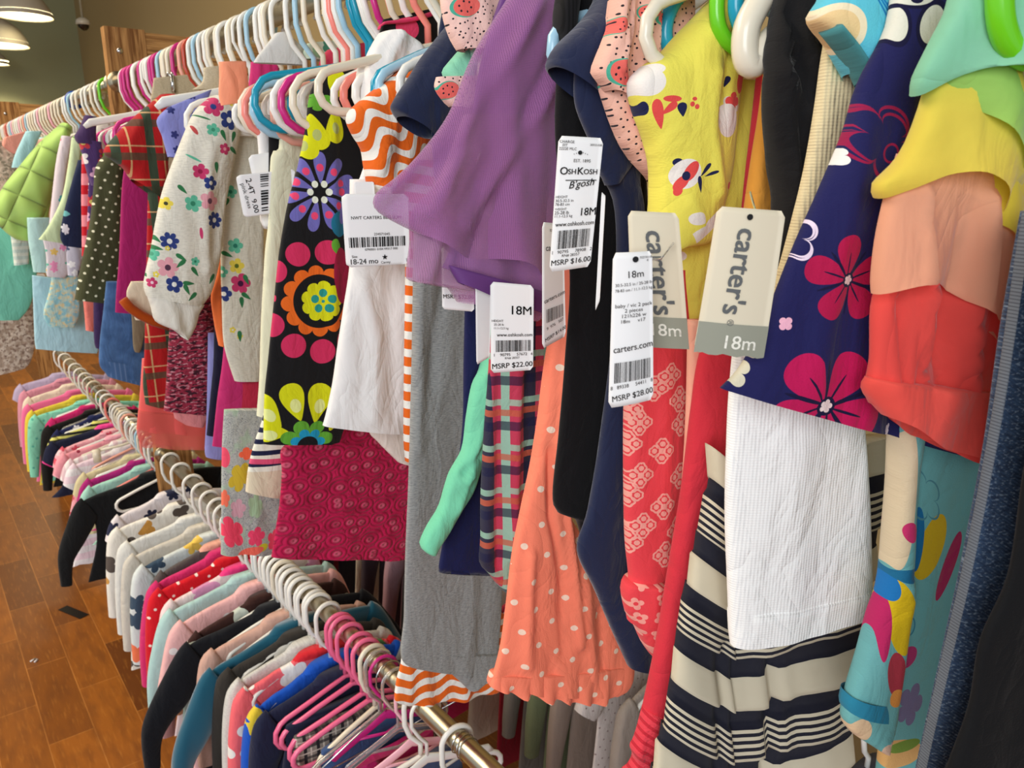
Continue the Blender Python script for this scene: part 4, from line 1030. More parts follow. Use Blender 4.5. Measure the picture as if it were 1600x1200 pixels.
# ================================================================== upper rail, nearer section, further back
# ---- striped top, sequin hem, behind the folk flower dress
g = G('top', 1.03, 'navy and white striped top with pink line, below the folk flower dress', 'top')
m = fabric('breton_jersey', (236,232,214), plane=g.pl); m.stripes((30,34,66), .0165, .42, math.radians(7), .2); m.motif('rect', 404, 722, 60, 4, (226,84,120), -10); m.motif('rect', 420, 760, 60, 24, (226,210,180), -8)
g.part('body', [(428,500,520,500),(420,600,520,600),(410,655,520,650),(398,690,520,690),(388,730,510,735),(384,768,440,778)], m.done(), t=.010, folds=(.003,30))
g = G('sweatshirt', 1.06, 'pale cream ribbed sweatshirt showing as a strip left of the folk flower dress', 'sweatshirt')
g.part('sleeve', [(437,190,486,190),(436,232,484,232),(424,245,480,250),(420,340,465,340),(414,400,450,400),(409,500,440,500),(406,590,432,600),(402,650,424,650)], cloth('pale_mint_rib', (222,220,190)), t=.010, folds=(.003,40))
g = G('leggings', 1.075, 'black leggings in a narrow gap left of the cream ribbed sweatshirt', 'leggings')
g.part('leg', [(420,190,445,190),(420,240,445,240),(420,400,440,400)], M_BLKD, t=.006)
g = G('undershirt', 1.09, 'plain white undershirt behind the handwritten price tag', 'shirt')
g.part('body', [(396,180,424,180),(404,230,422,230),(407,345,440,345),(418,356,440,356)], M_WHT, t=.007)
hang_tag(g, [(387,243),(468,231),(444,350),(412,356)], -.015, M_CARDW, INK3, turn=-4, label='large blank white card')
hang_tag(g, [(368,274),(462,264),(450,330),(381,340)], -.03, M_CARDW, INK3, items=[('2-4T  9.00',.24,.52,.20,-80,.004),('Summer',.90,.45,.16,-80,0,1),('pink dress',.12,.5,.15,-80,0,1),('t',.72,.45,.15,-80,0,1)], bars=[], extra=lambda mb, pos, W, Hh: [mb.add([pos(.40,t_,.0011),pos(.54,t_,.0011),pos(.54,t_+w_,.0011),pos(.40,t_+w_,.0011)],[(0,3,2,1)]) for t_, w_ in ((.04,.02),(.08,.04),(.14,.03),(.19,.02),(.26,.02),(.31,.02),(.42,.03),(.47,.05),(.54,.04),(.60,.05),(.67,.03),(.72,.04),(.82,.03),(.88,.03))], turn=-4, label='white tag with a sideways barcode')

# ---- blue scribble skirt with neon flowers; magenta dress
g = G('skirt', 1.10, 'grey scribble-print skirt with neon pink and orange flowers under the magenta dress', 'skirt')
m = fabric('neon_flower_cotton', (186,186,178), plane=g.pl)
nv = m.noise(240, 3, sc=(1,1,1), dist=2.5); m.mix(m.math('LESS_THAN', m.math('ABSOLUTE', m.math('SUBTRACT', nv, .5)), .025), (90,98,108)); m.mottle((166,190,160), 40, .55, .6, .6)
for q in (('flower5',362,832,18,28,(244,72,100),20),('flower5',374,745,16,24,(206,176,50),-20),('flower4',384,708,12,10,(244,104,70),0),('disc',352,716,8,16,(244,84,110),0),('flower5',400,838,14,16,(244,72,110),0),('flower5',398,790,12,20,(170,200,160),0),('flower5',372,795,12,16,(210,160,170),0),('flower5',415,720,12,10,(244,110,80),0),('disc',410,855,9,6,(206,196,50),0),('disc',392,862,20,7,(244,110,90),0),('flower5',352,780,8,14,(250,120,90),0),('flower5',430,845,12,18,(240,70,100),0)): m.motif(*q)
g.part('body', [(350,640,470,640),(347,696,460,700),(346,760,450,760),(345,820,440,820),(345,865,428,865)], m.done(), t=.010, folds=(.003,30), ruffle=(.003,20,.5))
g = G('dress', 1.347, 'magenta dress with a crimson inset between dark strip and folk flower dress', 'dress')
mg = cloth('magenta_jersey', (196,48,110))
g.part('body', [(366,180,420,180),(362,200,410,200),(374,245,410,245),(366,340,410,340),(354,480,410,480),(348,560,425,560),(340,620,420,620),(332,697,420,700)], mg, t=.010, folds=(.005,30))
g.part('shoulder', [(392,97,440,100),(391,112,438,116),(388,135,430,140)], mg, t=.010, folds=(.003,60), creases=[(.004,4,[(402,98),(402,134)]),(.004,4,[(415,98),(416,134)]),(.004,4,[(428,98),(428,134)])])
g.part('inset', [(374,598,420,590),(370,640,420,640),(363,650,420,662)], cloth('crimson_inset', (190,44,70)), t=.009, y=-.006)
g = G('skirt', 1.387, 'periwinkle blue skirt corner showing under the magenta dress', 'skirt')
g.part('body', [(325,520,400,520),(323,640,380,640),(320,700,370,700),(322,714,347,718)], cloth('periwinkle', (150,148,206)), t=.008)
g = G('leggings', 1.368, 'dark navy leggings in the gap between tweed skirt and magenta dress', 'leggings')
g.part('leg', [(336,440,370,440),(334,560,360,560),(331,600,350,600),(323,680,345,682)], fabric('ink_navy', (26,26,48)), t=.008)
g = G('shorts', 1.13, 'peach shorts pinned by a metal clip above the white flowered sweatshirt', 'shorts')
g.part('waist', [(342,97,384,96),(343,120,386,116),(342,148,388,140),(346,165,380,160)], cloth('peach_cotton', (250,158,122)), t=.008, creases=[(.004,6,[(350,110),(362,140)])])
g = G('cardigan', 1.335, 'bright orange cardigan edge between the two sweatshirt sleeves', 'cardigan')
g.part('edge', [(344,330,366,330),(340,420,356,420),(330,460,352,460),(334,500,350,500),(342,540,350,542)], cloth('orange_knit', (244,124,66)), t=.007)

# ---- oatmeal sweatshirt with embroidered flowers
g = G('sweatshirt', 1.30, 'oatmeal sweatshirt with pink, navy and green flower embroidery', 'sweatshirt')
M1, N1, G1, T1, P1, Y1 = (196,58,104), (44,60,122), (48,118,72), (96,184,152), (226,160,170), (226,206,80)
def sprigs(m):
    def fl(x, y, r, c, e=(236,236,226), n=5, rot=0): m.motif(f'flower{n}', x, y, r, r*1.05, c, rot); m.motif('disc', x, y, r*.28, r*.3, e)
    def lf(x, y, c, rot, s=1): m.motif('drop', x, y, 5*s, 9*s, c, rot)
    fl(332,167,15,M1,N1); fl(356,188,15,N1); fl(358,158,8,Y1,(150,130,40)); fl(331,203,10,T1,(60,140,110)); fl(349,233,9,M1,(230,150,160)); fl(311,268,12,M1,(150,30,70)); fl(326,286,11,N1); 
    fl(261,318,10,Y1,(60,60,40)); fl(300,318,13,T1,(50,130,100)); fl(325,314,15,P1,(110,70,90)); fl(335,344,13,N1,(226,226,220),7); fl(265,377,14,N1,(226,226,220),7); fl(240,397,11,T1,(70,150,120)); fl(262,418,16,P1,(80,50,70)); 
    fl(245,429,5,Y1); fl(271,444,13,N1); fl(239,442,8,M1,(236,200,210)); fl(303,408,7,T1,(40,120,90)); fl(262,388,4,Y1)
    for x, y, r in ((347,212,20),(364,214,-20),(366,236,50),(285,296,40),(282,402,50),(281,412,-50),(290,452,20),(299,463,-50),(230,425,10),(246,373,40),(247,388,70),(336,262,0),(293,442,80),(331,436,-30),(303,424,30)): lf(x, y, G1, r)
    m.motif('disc', 312, 364, 2.5, 9, M1, 0); m.motif('disc', 305, 203, 3, 8, (180,70,70), 25); m.motif('disc', 302, 247, 12, 2, T1, -30); m.motif('disc', 316, 183, 12, 1.5, G1, -20)
g.pl.moff = .02; m = Mat('oatmeal_fleece', (224,220,206), plane=g.pl); m.mottle((198,194,180), 300, .45, .65, .6, sc=(.4,2,1)); m.weave(900)
sprigs(m); M_OAT = m.done()
g.part('sleeve', [(330,150,372,150),(306,172,376,178),(292,200,372,220),(272,250,362,262),(254,300,352,318),(243,350,349,350),(236,390,346,385),(227,430,338,425),(225,448,328,458),(229,462,314,478)], M_OAT, t=.026, folds=(.004,26), creases=[(.007,8,[(322,230),(312,330),(318,420)]),(-.005,8,[(340,300),(325,400)])], n=56)
cm = Mat('oatmeal_rib', (222,218,206)); cm.weave(900); M_OATR = cm.done()
g.part('ribbed_cuff', [(228,456,318,476),(236,480,310,490),(243,502,305,508),(268,514,296,525),(284,524,290,530)], M_OATR, t=.022, folds=(.006,40), creases=[(.006,6,[(262,470),(270,510)]),(-.004,6,[(285,480),(288,520)])])
m = Mat('oatmeal_fleece_back', (216,212,194), plane=g.pl); m.mottle((196,192,176), 300, .45, .65, .6, sc=(.4,2,1)); m.weave(900)
def fl2(x, y, r, c, e=(236,236,226), n=5): m.motif(f'flower{n}', x, y, r, r*1.05, c, 0); m.motif('disc', x, y, r*.28, r*.3, e)
fl2(378,386,12,T1,(40,120,100)); fl2(380,418,12,Y1,(90,110,40)); fl2(386,446,16,M1,(70,20,60)); fl2(358,428,9,T1); fl2(361,463,12,N1); fl2(374,520,5,Y1); fl2(385,530,5,Y1); fl2(371,300,10,T1,(40,120,100)); fl2(350,290,9,N1)
for x, y, r in ((366,400,60),(364,318,-30),(395,466,50),(395,440,20),(385,530,0),(388,476,0),(352,400,20)): m.motif('drop', x, y, 5, 9, G1, r)
g.part('body', [(330,160,400,170),(345,220,410,220),(350,300,412,300),(348,400,412,400),(350,480,412,480),(352,530,410,530),(358,560,408,565),(370,597,406,595)], m.done(), t=.010, y=.02, folds=(.003,26))
# ---- periwinkle shirt, red plaid, tweed, salmon tulle
g = G('blouse', 1.445, 'periwinkle blouse with small navy blossoms between red plaid and white sweatshirt', 'blouse')
m = fabric('periwinkle_print', (136,140,206)); m.floral([(50,56,120)], .028, .25, 5)
g.part('body', [(262,168,330,140),(245,188,320,170),(254,215,310,220),(262,245,300,250)], m.done(), t=.014, folds=(.005,30))
g = G('dress', 1.56, 'red tartan dress with puffed sleeve and long plaid skirt at the left', 'dress')
M_TART = plaid('red_tartan', (176,26,28), [((62,70,52),0,.22),((214,170,120),.60,.045)], [((60,74,56),.1,.26),((206,160,110),.62,.05)], .058)
g.part('puff_sleeve', [(252,147,292,152),(206,186,284,190),(176,216,268,222),(162,238,262,250),(178,252,262,275),(192,262,258,300),(205,280,250,312)], M_TART, t=.03, folds=(.006,26), creases=[(.006,7,[(215,190),(200,220),(195,255)]),(-.005,7,[(232,185),(228,280)]),(.005,7,[(250,180),(252,280)])])
g.part('shoulder', [(240,160,280,148),(248,185,290,160),(260,200,290,180)], M_TART, t=.012, y=-.01)
g.part('skirt', [(232,300,280,300),(230,400,280,400),(228,480,290,480),(226,560,285,560),(224,600,280,600),(228,632,278,642)], M_TART, t=.012, y=.006, folds=(.005,30))
g = G('sweater', 1.50, 'cream sweater with an orange crocheted edge below the sweatshirt cuff', 'sweater')
om = Mat('orange_crochet', (226,112,26)); om.dots((170,70,10), .012, .003, 45, .2); om.weave(400,.002,.8)
g.tube3('crochet_hem', [(188,466,-.02),(198,478,-.02),(215,490,-.02),(235,500,-.02),(262,508,-.02)], .0085, om)
g.tube3('crochet_hem', [(300,500,-.01),(314,492,-.01),(328,478,-.01)], .0085, om)
g.part('body', [(205,440,260,440),(198,462,258,470),(212,500,252,500)], cloth('cream_sweater', (220,204,176)), t=.008, y=.004)
g = G('skirt', 1.412, 'dark red and black tweed skirt hanging under the orange crochet', 'skirt')
m = Mat('red_tweed', (150,44,66)); m.mottle((38,22,32), 130, .5, .56, .9, sc=(.6,1.6,1)); m.mottle((206,140,150), 170, .56, .62, .9, sc=(.7,1.5,1)); m.weave(500,.001,.7)
g.part('body', [(268,440,345,440),(266,500,337,490),(262,560,336,560),(259,610,332,610),(256,641,328,648)], m, t=.014, folds=(.004,30))
g.part('petticoat', [(262,600,328,600),(272,648,326,650),(275,655,322,658),(290,664,318,668)], cloth('pink_petticoat', (226,140,140)), t=.008, y=.004)
g = G('tulle_skirt', 1.62, 'salmon pink tulle skirt below the red tartan, above the wooden post', 'skirt')
sm2 = Mat('salmon_tulle', (238,98,92), rough=.8, sheen=.4); sm2.alpha = .93; sm2.done(); sm3 = Mat('salmon_tulle_edge', (238,110,100), rough=.8); sm3.alpha = .6; sm3.done()
g.part('body', [(222,560,330,560),(218,620,326,640),(214,672,323,680)], sm2, t=.016, folds=(.006,30), ruffle=(.004,18,.3))
g.part('net_hem', [(216,640,325,650),(213,676,323,684),(222,697,322,702)], sm3, t=.014, y=-.004, folds=(.005,30), ruffle=(.005,18,.3))
# ---- magenta dress, denim skirt, olive dots, purple floral
g = G('dress', 1.86, 'plum magenta dress between olive polka dots and white sweatshirt', 'dress')
g.part('body', [(196,250,262,250),(190,300,262,300),(186,400,262,400),(182,450,262,450),(180,488,258,492)], cloth('plum_jersey', (164,30,98)), t=.012, folds=(.004,24))
g = G('skirt', 1.93, 'blue denim skirt with a frayed stitched hem under the plum dress', 'skirt')
dm2 = Mat('light_denim', (76,112,160)); dm2.mottle((52,82,124), 30, .4, .65, .7); dm2.weave(900)
g.part('body', [(166,440,245,440),(162,480,240,480),(156,530,236,530),(155,568,232,575),(164,582,226,598)], dm2, t=.014, folds=(.004,26))
hm = Mat('denim_hem', (70,104,150)); hm.stripes((96,126,170), .010, .3, 1.57)
g.part('stitched_hem', [(155,562,232,572),(162,578,228,590),(168,588,224,603)], hm, t=.015, folds=(.004,26))
g = G('trousers', 1.90, 'khaki trousers in a sliver between denim skirt and tartan', 'trousers')
g.part('leg', [(203,470,235,470),(206,500,230,500),(208,540,222,540),(211,550,218,551)], cloth('khaki', (132,116,92)), t=.006)
g = G('coat', 2.02, 'olive green coat sleeve with white polka dots at the left', 'coat')
m = fabric('olive_dot_cotton', (70,72,46)); m.dots((222,220,190), .0195, .0028, 28, .1)
g.part('sleeve', [(165,240,190,240),(150,262,190,268),(146,300,190,300),(140,350,190,350),(130,400,188,400),(122,440,184,445),(117,468,180,474)], m, t=.028, folds=(.004,26), creases=[(-.004,8,[(160,280),(150,440)])])
g.part('body', [(185,255,205,255),(188,350,205,350),(186,440,200,440)], m, t=.01, y=.01)
g = G('dress', 2.12, 'purple dress with pink and white daisies beside the tartan sleeve', 'dress')
m = fabric('purple_daisy', (84,58,110)); m.floral([(226,170,200),(236,230,226),(200,60,70)], .04, .42, 5, (226,200,110))
g.part('sleeve', [(122,218,158,222),(128,240,160,240),(136,270,158,268),(143,290,152,292)], m, t=.02, folds=(.005,30))
g.part('bodice', [(132,180,152,184),(124,200,150,200),(116,214,150,218),(122,224,150,226)], cloth('purple_yoke', (72,50,92)), t=.02)
g.part('skirt', [(140,250,165,250),(136,380,160,380)], m, t=.008, y=.01)
g = G('top', 2.20, 'red and pink striped top in a narrow strip left of the olive coat', 'top')
m = fabric('red_pink_stripe', (236,140,150)); m.stripes((196,24,40), .050, .45)
g.part('sleeve', [(128,240,150,240),(127,300,148,300),(128,380,144,380),(128,400,134,400)], m, t=.012)
g = G('t_shirt', 2.26, 'dark navy t-shirt with pale print between mint and red stripes', 'shirt')
m = fabric('navy_print', (32,42,72), plane=g.pl); m.motif('flower7', 102, 358, 6, 9, (220,220,226)); m.motif('drop', 104, 334, 7, 5, (110,180,180), 80)
g.part('body', [(122,250,140,250),(108,300,136,300),(98,340,132,340),(94,370,130,370),(100,384,130,388)], m, t=.012)
g = G('dress', 2.33, 'pale mint and cream dress flaring left of the navy t-shirt', 'dress')
g.part('body', [(112,215,128,220),(106,260,124,260),(96,310,116,310),(76,352,102,360),(60,374,120,384)], cloth('mint_cream_voile', (206,222,176)), t=.012, folds=(.004,40))
g = G('pajamas', 2.40, 'white pajama sleeve with teal and pink marks beside the lime jacket', 'pajamas')
m = fabric('white_marks', (222,208,214)); m.floral([(70,170,180),(226,110,160),(120,190,200)], .05, .2, 3)
g.part('sleeve', [(96,212,114,214),(88,250,106,252),(82,300,100,300),(76,360,90,360)], m, t=.014)
g = G('t_shirt', 2.30, 'cream shirt with tiny grey sprigs behind the white hanger at the left', 'shirt')
m = fabric('cream_sprig', (220,216,200)); m.floral([(170,160,140),(190,170,150)], .02, .2, 4)
g.part('shoulder', [(150,196,176,190),(148,212,186,206),(150,230,182,236)], m, t=.014)

# ================================================================== upper rail, far section
X2 = XR
g = G('quilted_jacket', 2.72, 'lime green quilted jacket with a puffed sleeve at the left edge', 'jacket')
m = Mat('lime_nylon', (178,214,112), rough=.5, sheen=.2)
v = m.sep(m.mapping((0,0,0), .5, (1,1,1), 'POINT')); q1 = m.math('ABSOLUTE', m.math('SINE', m.math('MULTIPLY', v[0], 40))); q2 = m.math('ABSOLUTE', m.math('SINE', m.math('MULTIPLY', v[1], 40)))
m.tex_bump(m.math('POWER', m.math('MULTIPLY', q1, q2), .4), .02, .9)
M_LIME = m.done()
g.part('sleeve', [(96,192,112,200),(60,225,104,230),(30,260,92,268),(0,300,82,300),(-10,340,74,340),(8,362,66,368),(24,374,60,376)], M_LIME, t=.05, folds=(.012,18))
g.part('body', [(70,220,112,220),(40,290,80,300),(40,350,76,350)], M_LIME, t=.02, y=.02)
far = [  # rows in pixels: (left, top, right, ..)
 ('t_shirt', 2.95, 'coral pink top at the left edge under the lime jacket', 'top', (236,142,134), [(-40,300,30,300),(-40,380,20,380),(-40,450,4,440)]),
 ('dress', 2.86, 'seafoam green dress below the lime jacket', 'dress', (126,208,184), [(-10,330,60,330),(-20,400,60,400),(-30,470,50,470),(-30,500,30,500)]),
 ('bodysuit', 2.80, 'pale grey striped bodysuit beneath the lime jacket', 'bodysuit', ('st',(224,228,216),(198,212,204)), [(14,350,50,350),(18,380,46,380),(22,415,45,412)]),
 ('t_shirt', 2.66, 'pale aqua t-shirt beneath the lime jacket', 'shirt', (186,224,220), [(42,340,80,340),(44,375,76,378),(48,400,74,402),(52,425,74,426)]),
 ('dress', 2.62, 'white smocked dress with tiny pink and yellow flowers', 'dress', ('fl',(224,214,220),[(236,150,190),(236,200,110),(110,190,170),(190,150,200)]), [(66,370,110,378),(72,400,108,400),(72,425,106,428),(74,432,100,434)]),
 ('blouse', 2.58, 'grey and navy mottled blouse beside the olive coat', 'blouse', ('fl',(186,184,200),[(70,76,110),(226,226,230)]), [(104,372,132,380),(104,400,130,400),(106,430,122,432)]),
 ('tutu_dress', 2.64, 'sparkling aqua and cream tutu dress below the olive coat', 'dress', ('mt',(196,220,206),(150,206,216),(226,216,170)), [(84,410,120,410),(78,450,124,450),(68,490,124,490),(76,510,116,512)]),
 ('trousers', 2.70, 'pale ice-blue trousers hanging behind the tutu dress', 'trousers', (178,218,230), [(50,430,130,440),(52,480,150,490),(54,530,154,540),(56,545,152,552)]),
 ('leggings', 2.54, 'dark purple leggings left of the denim skirt', 'leggings', (58,40,84), [(146,430,170,430),(146,480,168,480),(147,530,160,530),(150,544,156,545)]),
 ('leggings', 2.60, 'coral leggings in a sliver left of the purple leggings', 'leggings', (240,132,120), [(128,450,150,450),(132,490,150,490),(134,516,146,518)]),
 ('sequin_dress', 3.10, 'blurred sequinned beige dress at the left edge', 'dress', ('mt',(176,156,140),(214,200,186),(140,116,104)), [(-30,460,50,460),(-30,520,56,520),(-30,560,50,560),(-20,590,40,575)]),
 ('pajamas', 3.02, 'cream pajamas with dark speckles at the left edge', 'pajamas', ('mt',(216,196,176),(160,150,130),(236,220,200)), [(-30,225,20,215),(-30,270,26,262),(-30,330,16,320)]),
 ('t_shirt', 2.90, 'pale blue t-shirt left of the lime jacket sleeve', 'shirt', (170,214,222), [(40,205,66,205),(24,240,50,240),(18,262,40,262)]),
 ('romper', 2.98, 'peach romper shoulder at the upper left', 'romper', (240,160,142), [(6,215,40,205),(4,228,44,226),(20,240,40,240)]),
 ('t_shirt', 3.20, 'pink striped baby shirt at the far left edge', 'shirt', (236,170,186), [(-30,330,30,310),(-30,400,12,400)]),
]
def simple_mat(nm, c):
    if c[0] == 'st': m = fabric(nm, c[1]); m.stripes(c[2], .02, .5); return m.done()
    if c[0] == 'fl': m = fabric(nm, c[1]); m.floral(c[2], .03, .36, 5); return m.done()
    if c[0] == 'dt': m = fabric(nm, c[1]); m.dots(c[2], c[3], c[4]); return m.done()
    if c[0] == 'mt': m = fabric(nm, c[1]); m.mottle(c[2], 60, .45, .55); m.mottle(c[3], 90, .55, .6); return m.done()
    return cloth(nm, c)
for nm, Y, lb, ct_, c, rows in far:
    g = G(nm, Y, lb, ct_); g.part('body', rows, simple_mat(lb.split(' with')[0].replace(' ', '_')[:24], c), t=.012, folds=(.005,26))
gg = find('pale ice-blue trousers')
hang_tag(gg, [(48,428,),(70,428),(72,474),(52,470)], 2.75, M_CARDW, INK3, items=[('9.00',.6,.4,.3,-85)], label='white tag')
# ================================================================== clothes on plain templates
def mir(S): return [[-q[2], q[3], -q[0], q[1]]+list(q[4:]) for q in S]
def template(name, Y, mat, label, cat, kind='long', L=.42, w=.15, hem=None, X=XR, Z=ZL, yaw=None, group=None, mat2=None, t=.012, drop=0.0, splay=.0):
    yaw = rnd.uniform(-7, 5) if yaw is None else yaw
    g = G(name, Y, label, cat, yaw or .01, X, Z, group)
    hem = hem or w*1.02; sd = rnd.random()*9
    F_ = dict(seed=sd)
    def lf(nm, S, m=mat, **k):
        kk = dict(t=t, folds=(.007, 24), n=28, step=.014, seed=sd); kk.update(k)
        return loft(nm, S, m, g.root, **kk)
    if kind in ('long', 'short', 'sleeveless', 'dress'):
        a = -.104-drop
        lf('body', [(-.045, a, .045, a), (-.08, a-.014, .08, a-.014), (-w*.93, a-.038, w*.93, a-.038), (-w*.95, a-.075, w*.95, a-.075), (-w*.84, a-.12, w*.84, a-.12), (-w*.86, a-.2, w*.86, a-.2), (-hem, -L, hem, -L)],
           ruffle=(.006 if kind == 'dress' else .002, 16, .6))
        nb = [(-.048, a+.004, .048, a+.004), (-.062, a-.008, .062, a-.008)]
        lf('neckband', nb, mat2 or mat, t=t*1.3, folds=(0, 1), n=20)
        if kind in ('long', 'short', 'dress'):
            o = splay
            if kind == 'long':
                S = [(-w+.012, a-.026, -w+.05, a-.10, .012), (-w-.012, a-.05, -w+.035, a-.13, .018), (-w-.026-o*.4, a-.11, -w+.018-o*.3, a-.17, .018), (-w-.036-o, a-.20, -w+.004-o, a-.23, .017), (-w-.042-o, a-.30, -w-.010-o, a-.305, .015)]
            else:
                S = [(-w+.012, a-.026, -w+.05, a-.10, .012), (-w-.014, a-.055, -w+.035, a-.12, .018), (-w-.03, a-.10, -w+.012, a-.135, .018)]
            for q in (S, mir(S)):
                lf('sleeve', q, t=.018, n=20, folds=(.005, 30))
                e = q[-1]; f = [e[0]+(e[0]-q[-2][0])*.12, e[1]+(e[1]-q[-2][1])*.12, e[2]+(e[2]-q[-2][2])*.12, e[3]+(e[3]-q[-2][3])*.12]
                if mat2: lf('cuff', [list(e[:4])+[.0185], f+[.0175]], mat2, n=18, folds=(0, 1), top='open')
    elif kind == 'trousers':
        a = -.142
        lf('waistband', [(-w*.8, a, w*.8, a), (-w*.82, a-.03, w*.82, a-.03)], mat2 or mat, t=t*1.15, folds=(.001, 30))
        for s_ in (-1, 1):
            S = [(-w*.8, a-.026, .004, a-.026), (-w*.9, a-.12, -.0, a-.14), (-w*.9, -L, -w*.25, -L)]
            lf('leg', S if s_ < 0 else mir(S), n=22)
    elif kind == 'folded':      # folded over the hanger's bar
        a = -.176
        lf('folded_cloth', [(-w*.8, a, w*.8, a), (-w*.82, a-.02, w*.82, a-.02), (-w*.8, -L, w*.8, -L)])
    return g
_mc = {}
def mk(c):
    key = repr(c)
    if key in _mc: return _mc[key]
    if isinstance(c[0], int): m = cloth('plain_jersey', c)
    elif c[0] == 'st': m = fabric('striped_jersey', c[1]); m.stripes(c[2], c[3], .5, c[4] if len(c) > 4 else 0); m = m.done()
    elif c[0] == 'fl': m = fabric('printed_jersey', c[1]); m.floral(c[2], c[3], .38, c[4] if len(c) > 4 else 5, off=rnd.random()); m = m.done()
    elif c[0] == 'dt': m = fabric('dotted_jersey', c[1]); m.dots(c[2], c[3], c[4], 30, .3); m = m.done()
    elif c[0] == 'mt': m = fabric('mottled_knit', c[1]); m.mottle(c[2], 60, .45, .55); m.mottle(c[3], 90, .55, .6); m = m.done()
    elif c[0] == 'pl': m = plaid('checked_flannel', c[1], [(c[2],0,.25),(c[3],.5,.12)], [(c[2],.1,.25),(c[3],.6,.12)], c[4])
    elif c[0] == 'ml': m = marl('marl', c[1], c[2])
    elif c[0] == 'vl': m = Mat('velour', c[1], rough=.8, sheen=.7).done()
    _mc[key] = m; return m

R_ = 'lower rail'
